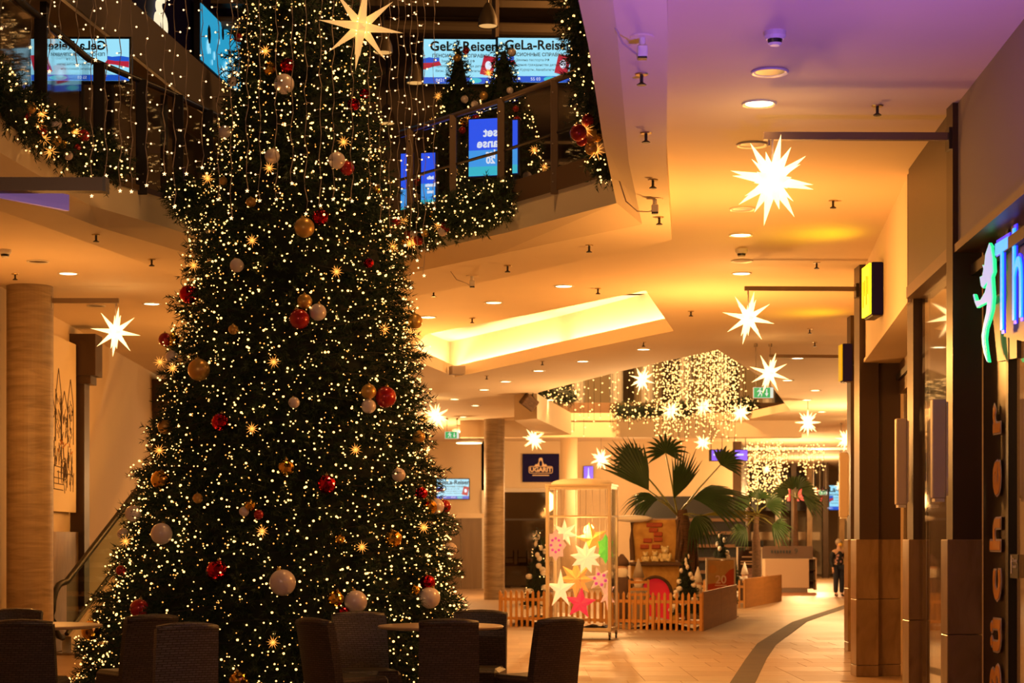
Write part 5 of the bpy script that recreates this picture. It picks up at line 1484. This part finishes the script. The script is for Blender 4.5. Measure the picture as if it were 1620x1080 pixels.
ch = thing('wooden_stool_chair', 'small light wooden chair behind the picket fence', 'chair', (P(1014, 0, 34.9).x, 34.9, .06), rz=.2)
MB().box((0, 0, .36), (.40, .36, .03)).build('seat', MATS['fence_wood'], ch)
for sx_ in (-1, 1):
    MB().box((sx_ * .18, -.15, .18), (.035, .035, .36)).build('leg', MATS['fence_wood'], ch)
    MB().box((sx_ * .18, .15, .40), (.035, .035, .80)).build('leg', MATS['fence_wood'], ch)
for z_ in (.52, .62, .75): MB().box((0, .15, z_), (.36, .02, .05)).build('back_slat', MATS['fence_wood'], ch)
# snowy little firs
for (px, yt, D, R0, lab, sd, sn) in ((1086, 872, 35.3, .33, 'snow dusted little fir behind the picket fence', 31, 16), (1141, 838, 40.5, .40, 'snow dusted fir behind the red twenty poster', 32, 16), (852, 835, 37.6, .38, 'tall snow dusted fir beside the glass display case', 33, 20), (1160, 885, 47.2, .36, 'snow dusted fir beside the dark menu poster', 34, 12)):
    small_tree(px, yt, D, .05 if D < 39 else 0, R0, lab, sd, ns=420, nl_=26 if px == 852 else 0, snow=sn, name='snowy_fir')

# ---- posters
def poster(px0, px1, py0, py1, D, rz, label, name='poster_stand'):
    w = (px1 - px0) * D / F; c = P((px0 + px1) / 2, (py0 + py1) / 2, D); h = (py1 - py0) * D / F
    o = thing(name, label, 'poster', (c.x, c.y, 0), rz=rz)
    zc = c.z
    for s_ in (-1, 1):
        MB().box((s_ * (w / 2 - .015), 0, (zc + h / 2) / 2), (.035, .04, zc + h / 2)).build('frame_post', MATS['alu'], o)
        MB().box((s_ * (w / 2 - .015), .0, .015), (.06, .4, .03)).build('foot', MATS['alu'], o)
    MB().box((0, 0, zc + h / 2), (w, .04, .035)).build('frame_rail', MATS['alu'], o)
    return o, w, h, zc
def sheet_on(o, nm, poly, m_, d, w, h, zc, par=None):
    return MB().plate([(p[0] * w, p[1] * h) for p in poly], Matrix.Translation((0, -d, zc)) @ Matrix.Rotation(R(90), 4, 'X'), .004).build(nm, MATS[m_], par or o)
mat('print_red', (.52, .06, .015), .5); mat('print_tan', (.55, .33, .12), .5, noise=.35, nscale=5); mat('print_dark', (.035, .014, .010), .4); mat('print_food', (.30, .17, .13), .6, noise=.8, nscale=18)
o, w, h, zc = poster(1116, 1164, 884, 950, 39.2, .18, 'red poster with the number twenty behind the board fence')
pn = sheet_on(o, 'print', rect(-.46, -.5, .46, .47), 'print_tan', .012, w, h, zc)
sheet_on(o, 'red_field', [(-.46, -.5), (.46, -.5), (.46, .28), (.30, .24), (.14, .12), (.05, .0), (-.2, -.08), (-.46, -.10)], 'print_red', .016, w, h, zc, pn)
sheet_on(o, 'badge', [(-.28 + .14 * math.cos(t), .26 + .10 * math.sin(t)) for t in np.linspace(0, 6.28, 16, endpoint=False)], 'fence_wood', .018, w, h, zc, pn)
sheet_on(o, 'coupon', rect(-.24, -.5, .22, -.30), 'cream_print', .019, w, h, zc, pn)
text('lettering', '20', .24, MATS['cream_print'], pn, Matrix.Translation((.0, -.022, zc + .0 * h)) @ Matrix.Rotation(R(90), 4, 'X'), extrude=.001, bold=.004)
for v, l_ in ((-.13, .40), (-.20, .22)): sheet_on(o, 'small_print', rect(-l_ / 2, v - .012, l_ / 2, v + .012), 'cream_print', .02, w, h, zc, pn)
o, w, h, zc = poster(1165, 1206, 864, 930, 48.4, .12, 'dark menu poster with a food photo before the white counter')
pn = sheet_on(o, 'print', rect(-.46, -.5, .46, .42), 'print_dark', .012, w, h, zc)
sheet_on(o, 'food_photo', rect(-.30, -.48, .42, -.02), 'print_food', .016, w, h, zc, pn)
MB().box((0, .0, zc + h * .56), (w * 1.1, .05, h * .14)).build('header_board', MATS['black'], o)
for v, l_ in ((.25, .6), (.14, .7), (.08, .7)): sheet_on(o, 'small_print', rect(-l_ / 2, v - .014, l_ / 2, v + .014), 'cream_print', .017, w, h, zc, pn)
sheet_on(o, 'logo', [(.06 + .08 * math.cos(t), .36 + .025 * math.sin(t)) for t in np.linspace(0, 6.28, 12, endpoint=False)], 'cream_print', .017, w, h, zc, pn)

# ---- white counter
D = 57.0
ct = thing('service_counter', 'white service counter with a glass screen in the far aisle', 'counter', (P(1245, 0, D).x, D, 0))
s1 = D / F
mat('counter_white', (.85, .72, .54), .5)
MB().box((0, .3, .58), (70 * s1, .6, .88), bevel=.01).build('front_panel', MATS['counter_white'], ct)
MB().box((0, .33, .07), (66 * s1, .55, .14)).build('plinth', MATS['steel'], ct)
MB().box((.02, .05, 1.21), (80 * s1, .02, .38)).build('glass_screen', MATS['plaster_mauve'], ct)
for k in range(7): MB().box((-.45 + k * .09, .03, 1.23), (.05, .01, .09)).box((-.45 + k * .09, .024, 1.23), (.025, .01, .05)).build('screen_print', MATS['ink_grey'], ct)
text('screen_number', '9', .22, MATS['ink_grey'], ct, Matrix.Translation((.28, .03, 1.24)) @ Matrix.Rotation(R(90), 4, 'X'), extrude=.002)
MB().box((40 * s1, .35, 1.02), (14 * s1, .5, .04)).build('side_shelf', MATS['counter_white'], ct)
for z_ in (.35, .68): MB().box((40 * s1, .35, z_), (13 * s1, .45, .03)).build('side_shelf', MATS['brown_metal'], ct)
MB().box((40 * s1, .58, .55), (13 * s1, .03, .9)).build('shelf_back', MATS['brown_metal'], ct)
MB().box((47 * s1, .35, .55), (.03, .5, .95)).build('shelf_side', MATS['counter_white'], ct)

# ================================================================== PALMS
mat('leaf_green', (.022, .060, .010), .5, noise=.5, nscale=3); mat('leaf_yellow', (.22, .20, .025), .5, noise=.3, nscale=3); mat('petiole', (.20, .22, .06), .5)
def fan_leaf(par, root, base, axis, normal, r, spread, n_, m_='leaf_green', droop=.25, seed=0, wid=1.0):
    """fan of folded blades; root..base is the leaf stalk"""
    rr = random.Random(seed)
    axis = Vector(axis).normalized(); normal = Vector(normal); normal = (normal - axis * normal.dot(axis)).normalized(); side = axis.cross(normal)
    base = Vector(base); mb = MB()
    for k in range(n_):
        t = (k / (n_ - 1) - .5) * spread
        d = (axis * math.cos(t) + side * math.sin(t)).normalized()
        w_ = d.cross(normal).normalized()
        L_ = r * rr.uniform(.86, 1.05) * (1 - .18 * abs(2 * k / (n_ - 1) - 1) ** 2)
        N = 5; rows_ = []
        bw = r * spread / n_ * .36 * wid
        for i in range(N + 1):
            s_ = i / N
            p = base + d * L_ * s_ + Vector((0, 0, -1)) * droop * L_ * s_ ** 3 + normal * .04 * L_ * math.sin(3 * s_)
            ww = bw * (min(1, s_ * 2.2 + .12)) * (1 - max(0, (s_ - .55) / .45) ** 1.2) + .002
            rows_.append([p - w_ * ww, p + normal * ww * .5, p + w_ * ww])
        mb.sheet(rows_)
    lf = mb.build('leaf', MATS[m_], par, fix=False)
    root = Vector(root); mid = (root + base) / 2 + Vector((0, 0, .04))
    MB().path([root, mid, base], [.022, .017, .012], 6).build('leaf_stalk', MATS['petiole'], lf, smooth=True)
D = 38.2
tb = P(1085, 0, D)
pl = thing('fan_palm', 'tall fan palm with broad green leaves behind the mock fireplace', 'palm', (tb.x, D, 0))
Lp = lambda px, py, dD=0: P(px, py, D + dD) - Vector((tb.x, D, 0))
MB().path([(0, 0, 0), (.03, 0, .6), (0, 0, 1.2), (-.05, 0, 1.9), (-.08, 0, 2.2)], [.24, .22, .20, .15, .10], 14).build('trunk', MATS['trunk_bark'], pl, smooth=True)
rr = random.Random(3)
for k in range(9):
    a_ = k * .7
    MB().path([(.24 * math.cos(a_), .2 * math.sin(a_), .3), (.25 * math.cos(a_ + .3), .22 * math.sin(a_ + .3), .9), (.2 * math.cos(a_ + .8), .2 * math.sin(a_ + .8), 1.6)], [.05, .045, .03], 6).build('trunk_root', MATS['trunk_bark'], pl, smooth=True)
crown = Lp(1072, 815)
fan_leaf(pl, crown, Lp(1053, 716), (-.02, -.1, 1), (0, -1, .25), 36 * D / F * 1.2, R(220), 15, seed=1, wid=.62)
fan_leaf(pl, crown, Lp(1026, 775, .2), (-.62, 0, .9), (.35, -1, .2), 104 * D / F, R(62), 13, droop=.05, seed=2)
fan_leaf(pl, crown, Lp(1066, 788, -.3), (.32, .1, 1), (.75, -.8, .1), 92 * D / F, R(56), 12, droop=.04, seed=3)
fan_leaf(pl, crown, Lp(1096, 788, -.2), (1, -.1, .10), (.1, -.55, .8), 108 * D / F, R(95), 19, droop=.30, seed=4)
fan_leaf(pl, crown, Lp(1108, 815, -.4), (1, -.1, .02), (0, -.5, .9), 118 * D / F, R(22), 6, 'leaf_yellow', droop=.10, seed=5)
fan_leaf(pl, crown, Lp(1040, 790, -.3), (-.9, -.15, .1), (-.1, -.6, .8), 62 * D / F, R(95), 14, droop=.5, seed=6)
fan_leaf(pl, crown, Lp(1098, 818, -.2), (.35, -.3, -.3), (0, -1, .3), 46 * D / F, R(120), 14, droop=.7, seed=7)
fan_leaf(pl, crown, Lp(1002, 730, .5), (-.5, .1, .55), (0, -1, .3), 40 * D / F, R(150), 14, droop=.1, seed=8)
fan_leaf(pl, crown, Lp(1140, 735, .8), (.6, .1, .55), (0, -1, .3), 44 * D / F, R(130), 13, droop=.2, seed=9)
D2 = 47.5
tb2 = P(1196, 0, D2)
pl2 = thing('fan_palm', 'smaller dark fan palm behind the menu poster', 'palm', (tb2.x, D2, 0))
D_ = D2; Lq = lambda px, py, dD=0: P(px, py, D2 + dD) - Vector((tb2.x, D2, 0))
MB().path([(0, 0, 0), (.02, 0, .8), (0, 0, 1.6), (.02, 0, 2.2)], [.14, .12, .10, .07], 10).build('trunk', MATS['trunk_bark'], pl2, smooth=True)
for k, (bx, by, axx, r_) in enumerate(((1185, 800, (-.8, 0, .5), 34), (1212, 800, (.8, 0, .4), 40), (1222, 830, (.8, -.2, -.3), 36), (1180, 835, (-.7, -.2, -.4), 32), (1200, 790, (.1, 0, 1), 30))):
    fan_leaf(pl2, Lq(1197, 815), Lq(bx, by), axx, (0, -1, .35), r_ * D2 / F, R(120), 12, droop=.35, seed=20 + k)
tb3 = P(1258, 0, 60)
pl3 = thing('fan_palm', 'slim palm standing behind the white counter', 'palm', (tb3.x, 60, 0))
MB().path([(0, 0, 0), (.03, 0, 1.2), (.0, 0, 2.9)], [.12, .10, .06], 10).build('trunk', MATS['trunk_bark'], pl3, smooth=True)
for k, axx in enumerate(((-.8, 0, .4), (.8, 0, .4), (.3, -.3, 1), (-.3, -.3, .9), (1, 0, -.2))):
    fan_leaf(pl3, Vector((0, 0, 2.85)), Vector((0, 0, 2.95)) + Vector(axx) * .25, axx, (0, -1, .3), .75, R(90), 9, droop=.4, seed=30 + k)

# ================================================================== FAR LIGHT CURTAINS AND GARLANDS
def curtain(px0, px1, D0, D1, zlo_px, ns, label, seed, rbulb, zhi=6.4, step=.16, density=None):
    rr = random.Random(seed); pts = []; wires = MB()
    for k in range(ns):
        D = rr.uniform(D0, D1); px = rr.uniform(px0, px1)
        x = (px - 810) / F * D
        zl = EYE + (853 - rr.uniform(*zlo_px)) / F * D
        z_ = zl
        while z_ < zhi:
            pts.append((x + rr.uniform(-.05, .05), D + rr.uniform(-.05, .05), z_)); z_ += rr.uniform(.6, 1.4) * step
        wires.tube((x, D, zl), (x, D, zhi), .004, n=3, caps=False)
    base = Vector(pts[0])
    o = thing('light_curtain', label, 'light curtain', (0, (D0 + D1) / 2, 0))
    V_, T_ = dots(np.array(pts) - np.array([0, (D0 + D1) / 2, 0]), rbulb, False)
    tag(link_mesh('bulb', np_mesh('bulb', V_, T_, MATS['bulb_far']), o), kind='stuff')
    w_ = wires.build('wire', MATS['dark_steel'], o, fix=False); w_.location = (0, -(D0 + D1) / 2, 0)
    o['kind'] = 'stuff'
curtain(1035, 1165, 41, 48.5, (640, 702), 95, 'dense curtain of warm light strands in the second atrium', 1, .021)
curtain(1075, 1180, 36.5, 40.5, (596, 650), 60, 'upper light strands beside the far atrium corner', 2, .021)
curtain(905, 1035, 42, 48, (640, 690), 17, 'sparse light strands before the far gallery', 3, .021, step=.22)
curtain(1178, 1246, 60, 66, (770, 797), 62, 'square block of light strands beyond the palms', 4, .030, zhi=4.75, step=.2)
curtain(1246, 1305, 62, 66, (728, 752), 26, 'short light strands beside the far light block', 5, .027, zhi=4.75, step=.2)
garland([P(848, 612, 46.0), P(866, 617, 47), P(885, 623, 48), P(905, 628, 49)], .26, 600, 170, 'lit garland at the sloping end of the far gallery', seed=41, lightr=.016)
garland([P(975, 650, 50.6), P(1010, 650, 50.6), P(1060, 650, 50.6), P(1095, 648, 50.6)], .25, 700, 200, 'lit garland along the far gallery below the light curtain', seed=42, lightr=.016)
garland([P(1150, 640, 50.3), P(1172, 641, 50.3), P(1192, 642, 50.3)], .22, 450, 110, 'dark lit garland at the far gallery corner', seed=43, lightr=.016)
o = thing('tilted_box', 'tilted brown box hanging beside the far gallery garland', 'box', P(837, 636, 41.5), rot=(.3, .6, .4))
MB().box((0, 0, 0), (.32, .26, .28), bevel=.02).build('shell', MATS['trunk_bark'], o)
MB().tube((0, 0, .1), (-.2, -.1, .45), .01, n=5).build('hanger', MATS['dark_steel'], o)

# ================================================================== BACK WALL THINGS
us = thing('shop_sign', 'navy sign with cream UGARIT emblem above the dark cafe', 'sign', (P(855.5, 0, 61.75).x, 61.75, EYE + (853 - 740) / F * 61.75))
MX = Matrix.Rotation(R(90), 4, 'X')
MB().box((0, .04, 0), (1.20, .08, .92), bevel=.01).build('panel', MATS['navy_panel'], us)
MB().path([(.38 * max(-1, min(1, 1.35 * math.cos(t))) , -.012, -.06 + .11 * max(-1, min(1, 1.3 * math.sin(t)))) for t in np.linspace(0, 2 * math.pi, 33)], .012, 6).build('oval_frame', MATS['cream_print'], us)
text('lettering', 'UGARIT', .20, MATS['cream_print'], us, Matrix.Translation((0, -.012, -.06)) @ MX, extrude=.004, bold=.008)
MB().plate([(-.21, .06), (-.16, .13), (-.12, .11), (-.07, .19), (-.06, .30), (-.03, .33), (.03, .33), (.06, .30), (.07, .19), (.12, .11), (.16, .13), (.21, .06)], Matrix.Translation((0, -.01, 0)) @ MX, .01).build('emblem', MATS['cream_print'], us)
MB().plate([(-.04, .06), (-.05, .18), (0, .26), (.05, .18), (.04, .06)], Matrix.Translation((0, -.018, 0)) @ MX, .006).build('emblem_notch', MATS['navy_panel'], us)
MB().box((0, -.008, -.24), (.54, .01, .03)).build('tagline', MATS['cream_print'], us)
o = thing('tower_picture', 'small violet lightbox with a white tower on the back wall', 'picture', (P(931, 0, 61.7).x, 61.7, EYE + (853 - 748) / F * 61.7))
MB().box((0, .05, 0), (.32, .1, .46)).build('case', MATS['black'], o)
pn = MB().box((0, -.004, 0), (.30, .01, .44)).build('lit_face', MATS['scr_violet'], o)
MB().plate([(-.07, -.2), (-.02, -.05), (-.012, .14), (0, .19), (.012, .14), (.02, -.05), (.07, -.2)], Matrix.Translation((0, -.013, 0)) @ MX, .006).build('tower', MATS['scr_white'], pn)
# closed cafe: tables with chairs put up
for k, (x, y) in enumerate(((-.3, 63.2), (.55, 63.8))):
    t = thing('wooden_table', 'dark wooden table with chairs put up in the closed cafe', 'table', (x, y, 0), group='tables in the closed cafe')
    MB().box((0, 0, .74), (.85, .75, .05)).build('table_top', MATS['trunk_bark'], t)
    MB().box((0, 0, .37), (.12, .12, .72)).build('pedestal', MATS['trunk_bark'], t)
    MB().box((0, 0, .03), (.5, .5, .06)).build('foot', MATS['trunk_bark'], t)
    for s_ in (-1, 1):
        c_ = thing('wooden_chair', 'dark wooden chair upside down on a closed cafe table', 'chair', (x + s_ * .2, y, .77), group='chairs put up in the closed cafe')
        MB().box((0, 0, .03), (.36, .38, .05)).build('seat', MATS['trunk_bark'], c_)
        for a_ in (-1, 1):
            for b_ in (-1, 1): MB().box((a_ * .15, b_ * .16, .26), (.035, .035, .42)).build('leg', MATS['trunk_bark'], c_)
        MB().box((0, .17, .22), (.3, .02, .03)).build('stretcher', MATS['trunk_bark'], c_)
rd = thing('red_letter_sign', 'red lit letters on the dark far shop front', 'sign', (P(1273, 0, 80).x, 80, EYE + (853 - 783) / F * 80))
text('lettering', 'ROL', .72, MATS['neon_red'], rd, MX.copy(), extrude=.03, bold=.03, sx=1.1)

# ================================================================== PERSON
def skin_mesh(name, m_, joints, bones, par, sub=2):
    """joints: {key: (pos, rx, ry)}; bones: pairs of keys; the first joint is the root"""
    keys = list(joints); idx = {k: i for i, k in enumerate(keys)}
    me = bpy.data.meshes.new(name)
    me.from_pydata([joints[k][0] for k in keys], [(idx[a], idx[b]) for a, b in bones], [])
    me.materials.append(m_)
    o = link_mesh(name, me, par)
    md = o.modifiers.new('skin', 'SKIN'); md.use_smooth_shade = True
    sv = me.skin_vertices[0].data
    for k in keys:
        r_ = joints[k][1:]; sv[idx[k]].radius = (r_[0], r_[-1]); sv[idx[k]].use_root = (k == keys[0])
    s = o.modifiers.new('sub', 'SUBSURF'); s.levels = sub; s.render_levels = sub
    return o
D = 53.2
pe = thing('person', 'person in black floral top and dark trousers carrying a white plate', 'person', (P(1327, 0, D).x, D, 0), rz=R(12))
J = {'hip': ((0, 0, .86), .12, .09), 'belly': ((0, 0, 1.0), .115, .085), 'chest': ((0, 0, 1.20), .13, .09), 'neck0': ((0, 0, 1.33), .06, .055), 'neck1': ((.005, -.01, 1.39), .05, .048), 'head': ((.01, -.02, 1.47), .075, .085), 'crown': ((.01, -.01, 1.55), .06, .07),
     'lh': ((-.08, 0, .82), .08, .08), 'lk': ((-.09, -.02, .46), .055, .06), 'la': ((-.09, .01, .09), .036, .04), 'lt': ((-.10, -.12, .035), .035, .03),
     'rh': ((.08, 0, .82), .08, .08), 'rk': ((.09, -.01, .46), .055, .06), 'ra': ((.095, .02, .09), .036, .04), 'rt': ((.12, -.11, .035), .035, .03),
     'ls': ((-.16, 0, 1.28), .058, .055), 'le': ((-.21, .03, 1.02), .042, .042), 'lw': ((-.20, -.06, .80), .028, .03), 'lp': ((-.20, -.08, .73), .03, .018),
     'rs': ((.16, 0, 1.28), .058, .055), 're': ((.20, -.02, 1.04), .042, .042), 'rw': ((.24, -.22, 1.02), .028, .028), 'rp': ((.255, -.29, 1.02), .034, .016)}
B = [('hip', 'belly'), ('belly', 'chest'), ('chest', 'neck0'), ('neck0', 'neck1'), ('neck1', 'head'), ('head', 'crown'), ('hip', 'lh'), ('lh', 'lk'), ('lk', 'la'), ('la', 'lt'), ('hip', 'rh'), ('rh', 'rk'), ('rk', 'ra'), ('ra', 'rt'), ('chest', 'ls'), ('ls', 'le'), ('le', 'lw'), ('lw', 'lp'), ('chest', 'rs'), ('rs', 're'), ('re', 'rw'), ('rw', 'rp')]
for i in range(4):
    J[f'lf{i}'] = ((-.222 + .014 * i, -.09, .655 + (.008 if i in (0, 3) else 0)), .0085, .0085); B.append(('lp', f'lf{i}'))
    J[f'rf{i}'] = ((.235 + .014 * i, -.36 + (.01 if i in (0, 3) else 0), 1.015), .0085, .0085); B.append(('rp', f'rf{i}'))
J['lth'] = ((-.185, -.12, .70), .009, .009); B.append(('lp', 'lth')); J['rth'] = ((.215, -.31, 1.035), .009, .009); B.append(('rp', 'rth'))
skin_mesh('body', MATS['skin'], J, B, pe)
def fl_mat():
    m = mat('floral', (.012, .010, .014), .8)
    nt = m.node_tree; b = nt.nodes['Principled BSDF']; tc = nt.nodes.new('ShaderNodeTexCoord'); v = nt.nodes.new('ShaderNodeTexVoronoi'); v.inputs['Scale'].default_value = 11
    r = nt.nodes.new('ShaderNodeValToRGB'); e = r.color_ramp.elements; e[0].color = (.50, .26, .24, 1); e[0].position = .30; e[1].color = (.012, .010, .014, 1); e[1].position = .42
    nt.links.new(tc.outputs['Object'], v.inputs['Vector']); nt.links.new(v.outputs['Distance'], r.inputs['Fac']); nt.links.new(r.outputs[0], b.inputs['Base Color'])
    return m
grow = lambda k, d: (J[k][0],) + tuple(x + d for x in J[k][1:])
Jt = {k: grow(k, .018) for k in ('belly', 'hip', 'chest', 'neck0')}; Jt['belly'] = grow('belly', .022)
skin_mesh('blouse', fl_mat(), Jt, [('belly', 'hip'), ('belly', 'chest'), ('chest', 'neck0')], pe)
for s_ in 'lr':
    Ja = {s_ + 's': grow(s_ + 's', .02), s_ + 'e': grow(s_ + 'e', .016), s_ + 'w': grow(s_ + 'w', .012)}
    skin_mesh('sleeve', MATS['cloth_black'], Ja, [(s_ + 's', s_ + 'e'), (s_ + 'e', s_ + 'w')], pe)
    Js = {s_ + 'a': ((J[s_ + 'a'][0][0], J[s_ + 'a'][0][1], .06), .05, .05), s_ + 't': grow(s_ + 't', .012)}
    skin_mesh('shoe', MATS['black'], Js, [(s_ + 'a', s_ + 't')], pe)
Jl = {'hip': grow('hip', .016), 'lh': grow('lh', .018), 'lk': grow('lk', .022), 'la': grow('la', .024), 'rh': grow('rh', .018), 'rk': grow('rk', .022), 'ra': grow('ra', .024)}
skin_mesh('trousers', MATS['cloth_navy'], Jl, [('hip', 'lh'), ('lh', 'lk'), ('lk', 'la'), ('hip', 'rh'), ('rh', 'rk'), ('rk', 'ra')], pe)
MB().ball((.008, .015, 1.53), (.098, .105, .095), 14, 10).build('hair', MATS['hair_grey'], pe, smooth=True)
MB().ball((.02, -.09, 1.455), (.062, .045, .05), 12, 8).build('face_mask', MATS['mask_yellow'], pe, smooth=True)
for q in (-1, 1):
    MB().ball((.012 + q * .03, -.098, 1.50), (.012, .006, .006), 8, 5).build('eye', MATS['black'], pe, smooth=True)
    MB().ball((.01 + q * .088, -.01, 1.47), (.012, .02, .03), 8, 6).build('ear', MATS['skin'], pe, smooth=True)
MB().ball((.014, -.112, 1.475), (.014, .014, .02), 8, 6).build('nose', MATS['skin'], pe, smooth=True)
MB().box((.02, -.115, 1.43), (.04, .006, .006)).build('mouth', MATS['cloth_red'], pe)
hp = Matrix.Translation(pe.location) @ Matrix.Rotation(R(12), 4, 'Z') @ Vector((.265, -.38, 1.045))
tag(link_mesh('plate', MB().lathe([(.05, -.008), (.08, -.004), (.12, .012), (.118, .016), (.05, .0)], 20).mesh('plate', MATS['snow'], True), None, hp), 'white plate carried by the person in the far aisle', 'plate')
